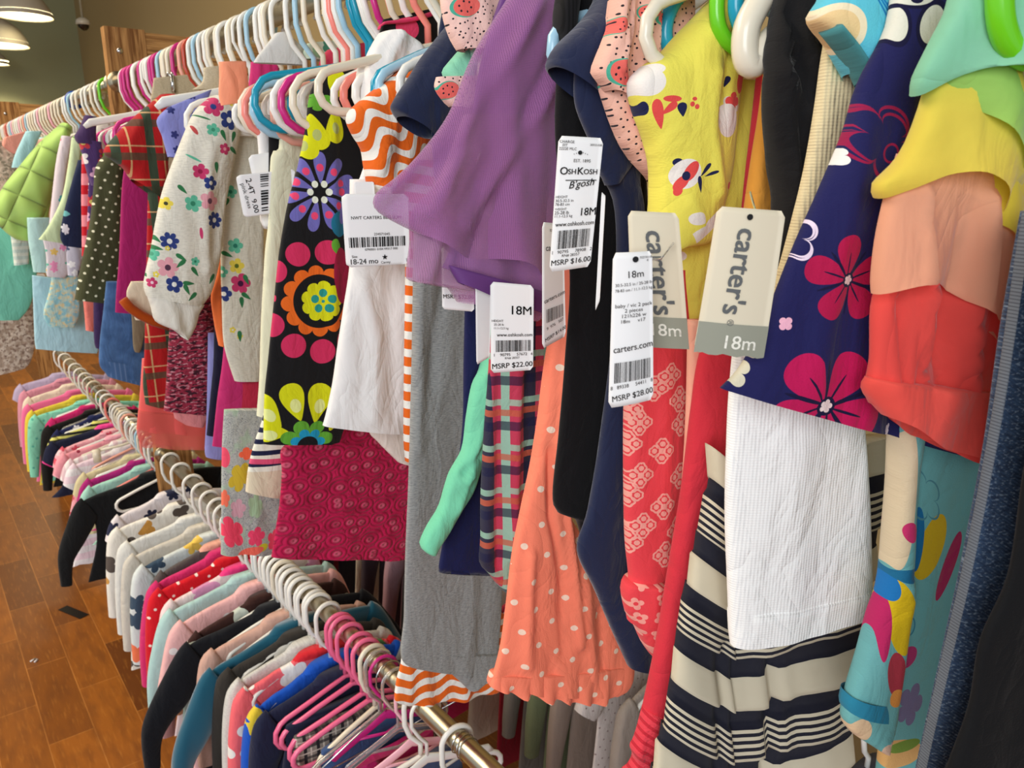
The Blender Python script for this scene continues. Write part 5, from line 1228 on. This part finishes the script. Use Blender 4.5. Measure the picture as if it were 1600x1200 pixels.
# near section of the lower rail, from the bottom of the picture backwards
rowA = [
 ('top', .845, (222,40,134), None, 'folded', dict(L=.36,w=.17), 'hot magenta knit folded over a hanger at the bottom, right of the steel rail', 'top', ('white','tube')),
 ('t_shirt', .935, (236,206,50), None, 'folded', dict(L=.34,w=.15), 'yellow shirt folded over a hanger behind the bottom of the steel rail', 'shirt', ('white','flat')),
 ('shorts', .985, (70,84,120), None, 'trousers', dict(L=.34,w=.12), 'slate blue shorts hanging low under the pale pink hanger', 'shorts', ('pale pink','flat')),
 ('skirt', 1.03, (210,150,150), None, 'folded', dict(L=.34,w=.12), 'dusty rose skirt folded beneath the clear plastic hanger', 'skirt', ('clear','flat')),
 ('leggings', 1.075, (200,40,110), None, 'folded', dict(L=.36,w=.12), 'raspberry leggings folded low near the wire hanger', 'leggings', ('magenta','flat')),
 ('trousers', 1.115, (60,84,128), None, 'trousers', dict(L=.40,w=.14), 'mid-blue trousers clipped under the cream hanger, bottom centre', 'trousers', ('cream','tube')),
 ('skirt', 1.165, ('pl',(150,140,128),(40,38,42),(214,204,188),.024), None, 'trousers', dict(L=.34,w=.17), 'grey houndstooth skirt between hot pink hangers at the bottom', 'skirt', ('pink','wide')),
 ('trousers', 1.205, (28,32,56), None, 'trousers', dict(L=.44,w=.17), 'dark navy trousers behind the houndstooth skirt', 'trousers', ('pink','tube')),
 ('sweater', 1.25, (30,34,60), (30,34,60), 'long', dict(L=.46,w=.165), 'navy sweater with folded sleeves beside the blue lettered pajamas', 'sweater', ('pink','wide')),
 ('pajamas', 1.30, ('fl',(24,84,190),[(230,232,230),(226,198,60),(24,84,190)],.07,3), (24,84,190), 'long', dict(L=.50,w=.17), 'bright blue pajamas with white and yellow letter shapes', 'pajamas', ('white','wide')),
 ('pajamas', 1.345, ('fl',(240,104,112),[(214,30,40),(236,232,226),(90,140,80)],.08,4), (214,40,50), 'long', dict(L=.52,w=.17), 'pink and red winter-print pajamas beside the blue lettered pair', 'pajamas', ('white','tube')),
 ('sweatshirt', 1.385, ('ml',(214,212,206),(180,180,176)), None, 'long', dict(L=.5,w=.17), 'light grey marl sweatshirt beside the winter-print pajamas', 'sweatshirt', ('white','tube')),
 ('cardigan', 1.43, ('dt',(52,48,44),(236,232,220),.16,.024), None, 'long', dict(L=.56,w=.175), 'dark olive-brown cardigan with big cream spots in front of the teal dress', 'cardigan', ('white','tube')),
 ('dress', 1.475, ('vl',(0,84,108)), None, 'long', dict(L=.58,w=.205,splay=.045), 'deep teal long-sleeved velour dress beside the black sweatshirt', 'dress', ('white','tube')),
 ('sweater', 1.52, (206,164,148), None, 'long', dict(L=.54,w=.18), 'dusty tan-pink sweater between teal and black', 'sweater', ('cream','tube')),
 ('sweatshirt', 1.57, (20,22,28), None, 'long', dict(L=.58,w=.215,splay=.06), 'long black sweatshirt reaching far to the lower left', 'sweatshirt', ('white','tube')),
 ('dress', 1.63, ('dt',(60,34,30),(206,214,200),.085,.018), None, 'short', dict(L=.42,w=.185), 'dark brown dress with large pale spots behind the black sweatshirt', 'dress', ('light blue','tube')),
 ('coat', 1.69, ('dt',(240,184,182),(246,234,230),.10,.0085), None, 'long', dict(L=.56,w=.20,splay=.02), 'light pink coat with scattered white dots', 'coat', ('white','tube')),
 ('sweatshirt', 1.745, (176,210,206), None, 'long', dict(L=.52,w=.205,splay=.02), 'pale mint-grey sweatshirt behind the dotted pink coat', 'sweatshirt', ('white','tube')),
 ('dress', 1.80, ('fl',(240,214,214),[(170,116,84),(226,150,190),(236,60,120),(240,214,214)],.10,5), (236,60,130), 'long', dict(L=.50,w=.19,hem=.21), 'pink printed dress with brown bear-coloured patches and ruffles', 'dress', ('white','tube')),
 ('t_shirt', 1.86, ('dt',(216,26,40),(246,230,220),.032,.0035), None, 'long', dict(L=.48,w=.20), 'scarlet top with tiny white dots behind the ruffled pink dress', 'top', ('white','tube')),
 ('sweater', 1.915, (214,50,112), None, 'long', dict(L=.42,w=.195,splay=.01), 'strong raspberry pink sweater beside the grey hooded top', 'sweater', ('white','tube')),
 ('hooded_top', 1.965, (92,84,82), (232,170,150), 'short', dict(L=.24,w=.17), 'small charcoal hooded top with a peach patch above the raspberry sweater', 'top', ('white','tube')),
 ('romper', 2.03, ('fl',(216,224,222),[(236,120,80),(60,80,100),(240,200,90)],.07,5), None, 'long', dict(L=.50,w=.20), 'white romper with small coral and navy flowers', 'romper', ('white','tube')),
 ('cardigan', 2.10, (208,202,190), None, 'long', dict(L=.52,w=.205), 'plain oatmeal cardigan beside the white flowered romper', 'cardigan', ('white','tube')),
 ('t_shirt', 2.18, (226,226,220), None, 'long', dict(L=.46,w=.20), 'off-white long-sleeved shirt behind the oatmeal cardigan', 'shirt', ('white','wide')),
 ('pajamas', 2.30, ('fl',(236,232,222),[(206,150,70),(90,80,74),(236,232,222)],.07,3), None, 'long', dict(L=.60,w=.20), 'white pajamas with little ochre fox patches beside the wooden post', 'pajamas', ('white','tube')),
 ('bodysuit', 2.41, ('fl',(232,224,226),[(40,44,70),(232,224,226)],.06,6), None, 'short', dict(L=.40,w=.18), 'white bodysuit with navy snowflake spots next to the wooden post', 'bodysuit', ('white','wide')),
]
rowB = [
 ('sweatshirt', 2.62, (24,26,28), None, 'long', dict(L=.42,w=.24,splay=.04), 'plain black long-sleeved sweatshirt reaching down to the floor gap', 'sweatshirt', ('white','tube')),
 ('t_shirt', 2.70, (168,216,200), None, 'short', dict(L=.34,w=.2), 'pale aqua short-sleeved shirt left of the black sweatshirt', 'shirt', ('cream','tube')),
 ('cardigan', 2.77, (176,40,120), None, 'short', dict(L=.32,w=.19), 'plum pink cardigan beyond the pale aqua shirt', 'cardigan', ('white','flat')),
 ('bodysuit', 2.84, (214,204,160), None, 'short', dict(L=.36,w=.19), 'straw-coloured bodysuit beyond the plum cardigan', 'bodysuit', ('clear','flat')),
 ('jeans', 2.90, (84,108,140), None, 'trousers', dict(L=.40,w=.16), 'small faded denim jeans on a clip hanger near the post', 'jeans', ('cream','clip')),
 ('dress', 2.97, ('st',(240,236,240),(238,214,226),.05), None, 'dress', dict(L=.52,w=.2,hem=.24), 'white and pale pink striped dress in the far lower row', 'dress', ('white','tube')),
 ('blouse', 3.04, ('st',(230,200,206),(240,232,230),.03,1.57), None, 'short', dict(L=.46,w=.2), 'blush blouse with fine upright stripes in the far lower row', 'blouse', ('cream','flat')),
 ('dress', 3.12, ('dt',(240,160,172),(150,50,70),.07,.006), (246,176,190), 'dress', dict(L=.50,w=.21,hem=.25), 'rose pink dress with tiny cherry marks and a frill', 'dress', ('white','flat')),
 ('dress', 3.20, ('fl',(246,182,190),[(226,90,110),(250,214,216)],.04,5), None, 'short', dict(L=.42,w=.2), 'candy pink dress with small rose flowers behind the cherry one', 'dress', ('salmon','tube')),
 ('t_shirt', 3.28, (30,34,58), (236,70,150), 'short', dict(L=.36,w=.22,hem=.24), 'navy short-sleeved shirt with a hot pink hem line', 'shirt', ('white','wide')),
 ('t_shirt', 3.36, ('st',(226,222,120),(40,40,40),.020), None, 'short', dict(L=.30,w=.2), 'yellow and black thin-striped shirt in the far lower row', 'shirt', ('white','flat')),
 ('top', 3.45, ('fl',(34,40,84),[(226,226,232),(34,40,84)],.04,6), None, 'short', dict(L=.34,w=.18), 'navy and white patterned top in the far lower row', 'top', ('clear','flat')),
 ('cardigan', 3.54, (28,26,24), None, 'long', dict(L=.40,w=.2), 'small black cardigan in the far lower row', 'cardigan', ('cream','tube')),
 ('skirt', 3.63, (206,40,110), None, 'dress', dict(L=.28,w=.17), 'fuchsia frilled top in the far lower row', 'top', ('white','flat')),
 ('bodysuit', 3.72, ('dt',(140,220,190),(90,180,160),.04,.005), None, 'long', dict(L=.44,w=.22), 'mint green dotted bodysuit in the far lower row', 'bodysuit', ('white','tube')),
 ('bodysuit', 3.83, (232,206,70), None, 'long', dict(L=.48,w=.22), 'sunny yellow bodysuit beyond the mint dotted one', 'bodysuit', ('white','tube')),
 ('jacket', 3.95, ('vl',(236,110,160)), None, 'long', dict(L=.50,w=.22), 'bubblegum pink fleece jacket at the left edge, lower rail', 'jacket', ('white','tube')),
 ('romper', 4.08, (236,222,200), None, 'long', dict(L=.46,w=.2), 'cream romper in the far end of the lower row', 'romper', ('cream','tube')),
 ('t_shirt', 4.22, (222,150,170), None, 'long', dict(L=.44,w=.2), 'faded pink shirt in the far end of the lower row', 'shirt', ('white','tube')),
 ('dress', 4.36, (190,176,206), None, 'dress', dict(L=.46,w=.2), 'lilac dress in the far end of the lower row', 'dress', ('white','tube')),
]
for row in (rowA, rowB):
    prev = None
    for nm, Y, c, c2, kind, kw, lb, ct_, hg in row:
        yw = rnd.uniform(-5, 4)
        template(nm, Y, mk(c), lb, ct_, kind, mat2=mk(c2) if c2 else None, yaw=yw, **kw)
        short = lb.split(' with')[0].split(' beside')[0].split(' behind')[0].split(' between')[0].split(' in the')[0].split(' at the')[0].split(' hanging')[0].split(' folded')[0].split(' reaching')[0].split(' next')[0].split(' near')[0].split(' beyond')[0].split(' left')[0].split(' on a')[0].split(' above')[0].split(' under')[0].split(' clipped')[0]
        hanger(Y, hg[0], short+' on the lower rail', Z=ZL, style=hg[1], yaw=yw, w=min(.16, kw['w']*.86), where='lower rail')
# extra empty hangers bunched on the lower rail
for Y, c, st_, lb, yw in ((.955,'white','tube','white tubular hanger over the bare steel rail at the bottom, under the orange frill',-12),
                      (1.055,'wire','wire','thin chrome wire hanger beside the pale pink one on the lower rail',3),
                      (1.095,'clear','wide','clear plastic hanger next to the magenta hook on the lower rail',4),
                      (1.235,'pink','wide','hot pink tubular hanger, one of the pair hooked together on the lower rail',2),
                      (1.14,'pink','tube','pink tubular hanger just below the hooked hot pink pair',-3),
                      (1.36,'white','tube','single white tubular hanger just above the hot pink pair on the lower rail',5)):
    hanger(Y, c, '', Z=ZL, style=st_, yaw=yw, w=.15, label=lb, group='empty hangers on the lower rail')
for k in range(11):
    hanger(1.40+k*.0245+(.004 if k % 2 else 0), 'white', '', Z=ZL, style='tube', yaw=rnd.uniform(-5,5), w=.14, label='white hanger in the tight bunch of white hooks on the lower rail', group='bunched white hangers on the lower rail')
for k, (Y, c) in enumerate(((2.50+.06,'white'),(2.66,'salmon'),(2.73,'light blue'),(2.80,'white'),(2.87,'white'),(2.935,'blush'),(3.0,'cream'),(3.08,'white'))):
    hanger(Y, c, '', Z=ZL, style='tube', yaw=rnd.uniform(-4,4), w=.14, label=f'{c} hanger in the curving row of hooks left of the wooden post, lower rail', group='hooks left of the wooden post, lower rail')
# wire loop on the bare rail
mb = MB()
for k, yy in enumerate((.812, .822, .835)):
    mb.tube([(XR+.0185*math.cos(a*.5236), yy+.004*math.sin(a*.5236*1.0+k), H+ZL+.0185*math.sin(a*.5236)) for a in range(12)], .0009, closed=True, n=6, nrm=(0,1,0))
mb.tube([(XR+.015,.812,H+ZL-.012),(XR+.03,.826,H+ZL-.03),(XR+.02,.842,H+ZL-.02),(XR+.018,.835,H+ZL)], .0009, n=6)
props(mb.build('wire_loop', M_CHROME), 'thin wire twisted round the bare lower steel rail at the bottom', 'wire')

# ---- second rack standing behind, glimpsed through gaps
rowC = [(.20,(66,40,46),'dark maroon coat'),(.34,(92,96,84),'moss grey cardigan'),(.47,(60,60,70),'slate jacket'),(.60,(120,60,70),'brick red dress'),(.73,(190,180,170),'stone grey coat'),(.86,(150,138,128),'taupe jacket'),(.95,('dt',(206,196,190),(150,130,126),.02,.002),'grey-white speckled dress'),
        (1.03,(140,124,112),'brown-grey sweater'),(1.11,(110,120,88),'sage green cardigan'),(1.19,(128,124,116),'ash grey jacket'),(1.28,(150,30,46),'wine red dress'),(1.40,(200,190,170),'cream skirted dress'),(1.52,(196,40,96),'pink dress'),(1.64,(28,26,30),'black coat'),
        (1.76,(180,140,150),'dusty pink coat'),(1.88,(60,50,60),'dark plum jacket'),(2.02,(214,206,190),'ivory dress'),(2.16,(40,44,60),'dark blue coat'),(2.3,(150,60,80),'rose cardigan')]
for Y, c, lb in rowC:
    template('dress' if 'dress' in lb else lb.split()[-1], Y, mk(c), lb+' on the dim rack behind, seen through a gap', lb.split()[-1], 'long' if 'dress' not in lb else 'dress', L=.58, w=.16, X=1.12, Z=ZL, yaw=rnd.uniform(-5,5))
    hanger(Y, 'white', lb+' on the rack behind', X=1.12, Z=ZL, yaw=rnd.uniform(1,5), where='rack behind')

# ================================================================== hangers of the upper rail
free = [g for g in G.all if g.Z == ZU and g.X == XR and g.name != 'clothes_hanger' and g.Y0 > .57]
def brief(lb):
    w_ = lb.split()
    for stop in ('with','beside','behind','between','in','at','hanging','showing','below','under','printed','peeking','of','left','beneath','pinned','clipped','beyond','above','rising','edge','corner','next','tucked','poking','flaring'):
        if stop in w_[2:]: w_ = w_[:w_.index(stop, 2)]
    return ' '.join(w_[:7])
def snap(Y, sp):
    c = [g for g in free if abs(g.Y0-Y) <= sp]
    if not c: return Y, None
    g = min(c, key=lambda q: abs(q.Y0-Y)); free.remove(g); return g.Y0, g
tips = [(.93,'cream'),(.965,'magenta'),(.99,'white'),(1.015,'teal'),(1.03,'blush'),(1.06,'light blue'),(1.09,'salmon'),(1.105,'cream')]
named = ['cream hanger with its round end right against the folk flower dress','magenta hanger with its round end between two cream ones','white hanger with its round end left of the magenta one','bright teal hanger with a long sloping arm on the upper rail',
 'blush pink hanger whose curved end hangs lowest under the teal one','light blue hanger with its round end left of the teal one','salmon hanger with its round end left of the light blue one','cream hanger with its round end beside the embroidered sweatshirt']
for (Y, c), lb in zip(tips, named): hanger(Y, c, '', style='wide', w=.168 if c == 'teal' else .160, label=lb, group='round-ended hangers at the top centre', yaw=.3, roll={'teal': 2, 'blush': -5}.get(c, 0))
hanger(1.37, 'white', '', style='wide', w=.155, label='white hanger in the periwinkle blouse, round end showing', yaw=.3)
hanger(1.86, 'magenta', '', style='wide', w=.16, label='magenta hanger end above the red tartan sleeve', yaw=.3)
hanger(2.10, 'white', '', style='flat', w=.17, label='broad white hanger over the purple daisy dress', yaw=.3)
hanger(1.48, 'white', '', style='flat', w=.17, label='broad flat white hanger reaching out above the khaki waistband', yaw=.3)
Y = 1.14; k = 0
near_seq = ['white','cream','light blue','white','white','cream','white','white','light blue','white','cream','white','white','cream','cream','white','white','light blue','white','red','blush','cream','cream','cream','cream','light blue','magenta','magenta','white','white','magenta','white','white','magenta','magenta','magenta','white']
for c in near_seq:
    Y_, g_ = snap(Y, .0335)
    hanger(Y_, c, '', style='tube', w=.12, yaw=rnd.uniform(-4, 4)+.01, label=f'{c} hanger carrying the {brief(g_.label)} on the upper rail' if g_ else f'{c} hook in the crowded row along the nearer upper rail', group=f'{c} hangers crowded on the nearer upper rail'); Y += .0335
for Y, c in ((.575,'white'),(.61,'cream'),(.65,'white'),(.69,'light blue'),(.73,'white'),(.765,'light blue'),(.80,'teal'),(.83,'white'),(.865,'salmon'),(.90,'white'),(.935,'salmon'),(.965,'white'),(1.0,'white'),(1.035,'teal'),(1.07,'white'),(1.11,'white')):
    Y_, g_ = snap(Y, .03)
    hanger(Y_, c, '', style='tube', w=.12, yaw=.2, label=f'{c} hanger carrying the {brief(g_.label)} on the upper rail' if g_ else f'{c} hook at the top centre where the upper rail leaves the picture', group=f'{c} hooks at the top centre')
far_seq = ['green','white','cream','white','white','cream','white','light blue','white','white','cream','cream','cream','pale pink','cream','cream','cream','pale pink','white','cream','cream','white','light blue','blush','cream','pale pink','white','white','cream','pale pink','light blue','white','red','blush','white','white']
Y = 2.60
for c in far_seq:
    Y_, g_ = snap(Y, .04)
    hanger(Y_, c, '', style='tube', w=.125, yaw=rnd.uniform(-4, 4)+.01, label=f'{c} hanger carrying the {brief(g_.label)} on the far upper rail' if g_ else f'{c} hook in the far row on the left part of the upper rail', group=f'{c} hangers on the far upper rail'); Y += .069
# small size divider on the far upper rail
mb = MB(); mb.tube([(0,-.004,0),(0,.004,0)], .030, n=28, nrm=(0,0,1))
o = mb.build('size_divider', plastic('blue_divider', (20, 70, 160)), loc=(XR, 3.12, H+ZU)); props(o, 'round blue size divider on the far upper rail', 'divider')
# plain garments filling the far end of the upper rail
rowD = [(3.35,(236,190,170),'short','peach baby shirt'),(3.5,('fl',(226,214,200),[(210,120,130),(150,190,150)],.04,5),'long','cream flowered pajama top'),(3.66,(176,220,226),'short','ice blue shirt'),(3.82,(240,190,200),'long','pale pink cardigan'),
        (3.98,(226,222,210),'long','ivory bodysuit'),(4.15,(214,120,130),'short','dusty coral shirt'),(4.33,(200,214,190),'long','pale green romper'),(4.52,(230,214,220),'long','pearl pink sweater'),(4.72,(190,200,214),'long','grey-blue hoodie'),(4.92,(226,150,160),'long','rose velour suit')]
for Y, c, kd, lb in rowD:
    template(lb.split()[-1] if lb.split()[-1] != 'top' else 'pajama_top', Y, mk(c), lb+' at the far left end of the upper rail', lb.split()[-1], kd, L=.46, w=.19, Z=ZU, yaw=rnd.uniform(-5, 5))

# ---- tops of garments between the hooks
g = G('trousers', 1.78, 'khaki linen trousers clipped up behind the magenta hooks', 'trousers')
km = marl('khaki_linen', (196,180,150), (170,152,122))
g.part('waistband', [(240,122,345,112),(238,138,345,128),(236,154,345,148)], km, t=.008, folds=(.003,30))
g.part('leg', [(236,150,345,145),(232,300,330,300)], km, t=.008, y=.004)
a = g.P(263,118); b = g.P(272,146)
mb = MB(); mb.box((a[0], -.016, b[1]), (b[0], -.010, a[1])); mb.box((a[0], .010, b[1]), (b[0], .016, a[1])); mb.tube([(a[0], -.014, a[1]-.004), (a[0], 0, a[1]+.006), (a[0], .014, a[1]-.004)], .002, n=6); mb.tube([(b[0], -.014, a[1]-.004), (b[0], 0, a[1]+.006), (b[0], .014, a[1]-.004)], .002, n=6); mb.build('metal_clip', M_CHROME, g.root)
g = G('trousers', 1.60, 'light beige trousers with a rose seam beside the peach shorts', 'trousers')
g.part('waistband', [(318,106,350,102),(316,128,350,122),(300,140,350,140)], marl('beige_linen', (206,192,166), (180,164,136)), t=.008)
g = G('blouse', 1.20, 'crimson puckered top with a soft collar behind the teal hanger arm', 'top')
g.part('body', [(512,78,575,66),(502,92,575,90),(500,104,570,110),(512,114,560,130)], cloth('crimson_crepe', (222,66,96)), t=.014, folds=(.006,50), creases=[(.005,6,[(510,96),(540,104)])])
g = G('t_shirt', 1.26, 'white cardboard-stiff shirt collar rising to a point among the hooks', 'shirt')
g.part('collar', [(430,52,445,50),(418,68,470,72),(402,88,478,92),(396,98,478,102)], cloth('stiff_white_cotton', (214,212,208)), t=.010, folds=(.002,30))
g = G('blouse', 1.24, 'mint and green leaf-print blouse under the hooks at the top', 'blouse')
m = fabric('leaf_print', (206,220,196)); m.floral([(80,150,120),(150,196,150)], .03, .35, 3)
g.part('shoulder', [(480,68,545,62),(474,82,545,84),(478,92,540,100)], m, t=.012)

# ------------------------------------------------------------------ light and camera
w = bpy.data.worlds.new('daylight'); bpy.context.scene.world = w; w.use_nodes = True
w.node_tree.nodes['Background'].inputs[0].default_value = (.80, .90, 1.0, 1); w.node_tree.nodes['Background'].inputs[1].default_value = .42
def area(name, loc, target, sx, sy, e, col):
    l = bpy.data.lights.new(name, 'AREA'); l.shape = 'RECTANGLE'; l.size = sx; l.size_y = sy; l.energy = e; l.color = col
    o = bpy.data.objects.new(name, l); C.objects.link(o); o.location = loc
    o.rotation_euler = (Vector(target)-Vector(loc)).to_track_quat('-Z', 'Y').to_euler(); return o
area('window_daylight', (-2.4, -1.6, 2.5), (.5, 1.0, 1.5), 1.8, 1.8, 62, (.93, .96, 1.0))
area('ceiling_light', (-1.2, 3.2, 4.4), (.0, 3.4, 0), 2.2, 5.0, 210, (1.0, .86, .66))
cam = bpy.data.cameras.new('camera'); co = bpy.data.objects.new('camera', cam); C.objects.link(co)
co.location = EYE; co.rotation_euler = (math.radians(90)-PI_T, 0, -TH)
cam.sensor_width = 36; cam.lens = F/1600*36; cam.clip_start = .01; cam.clip_end = 60
cam.dof.use_dof = True; cam.dof.focus_distance = .62; cam.dof.aperture_fstop = 20
s = bpy.context.scene; s.camera = co
s.view_settings.view_transform = 'Standard'; s.view_settings.look = 'None'; s.view_settings.exposure = .52; s.view_settings.gamma = 1
s.view_settings.use_curve_mapping = False
s.cycles.max_bounces = 6; s.cycles.transparent_max_bounces = 12; s.cycles.use_denoising = True
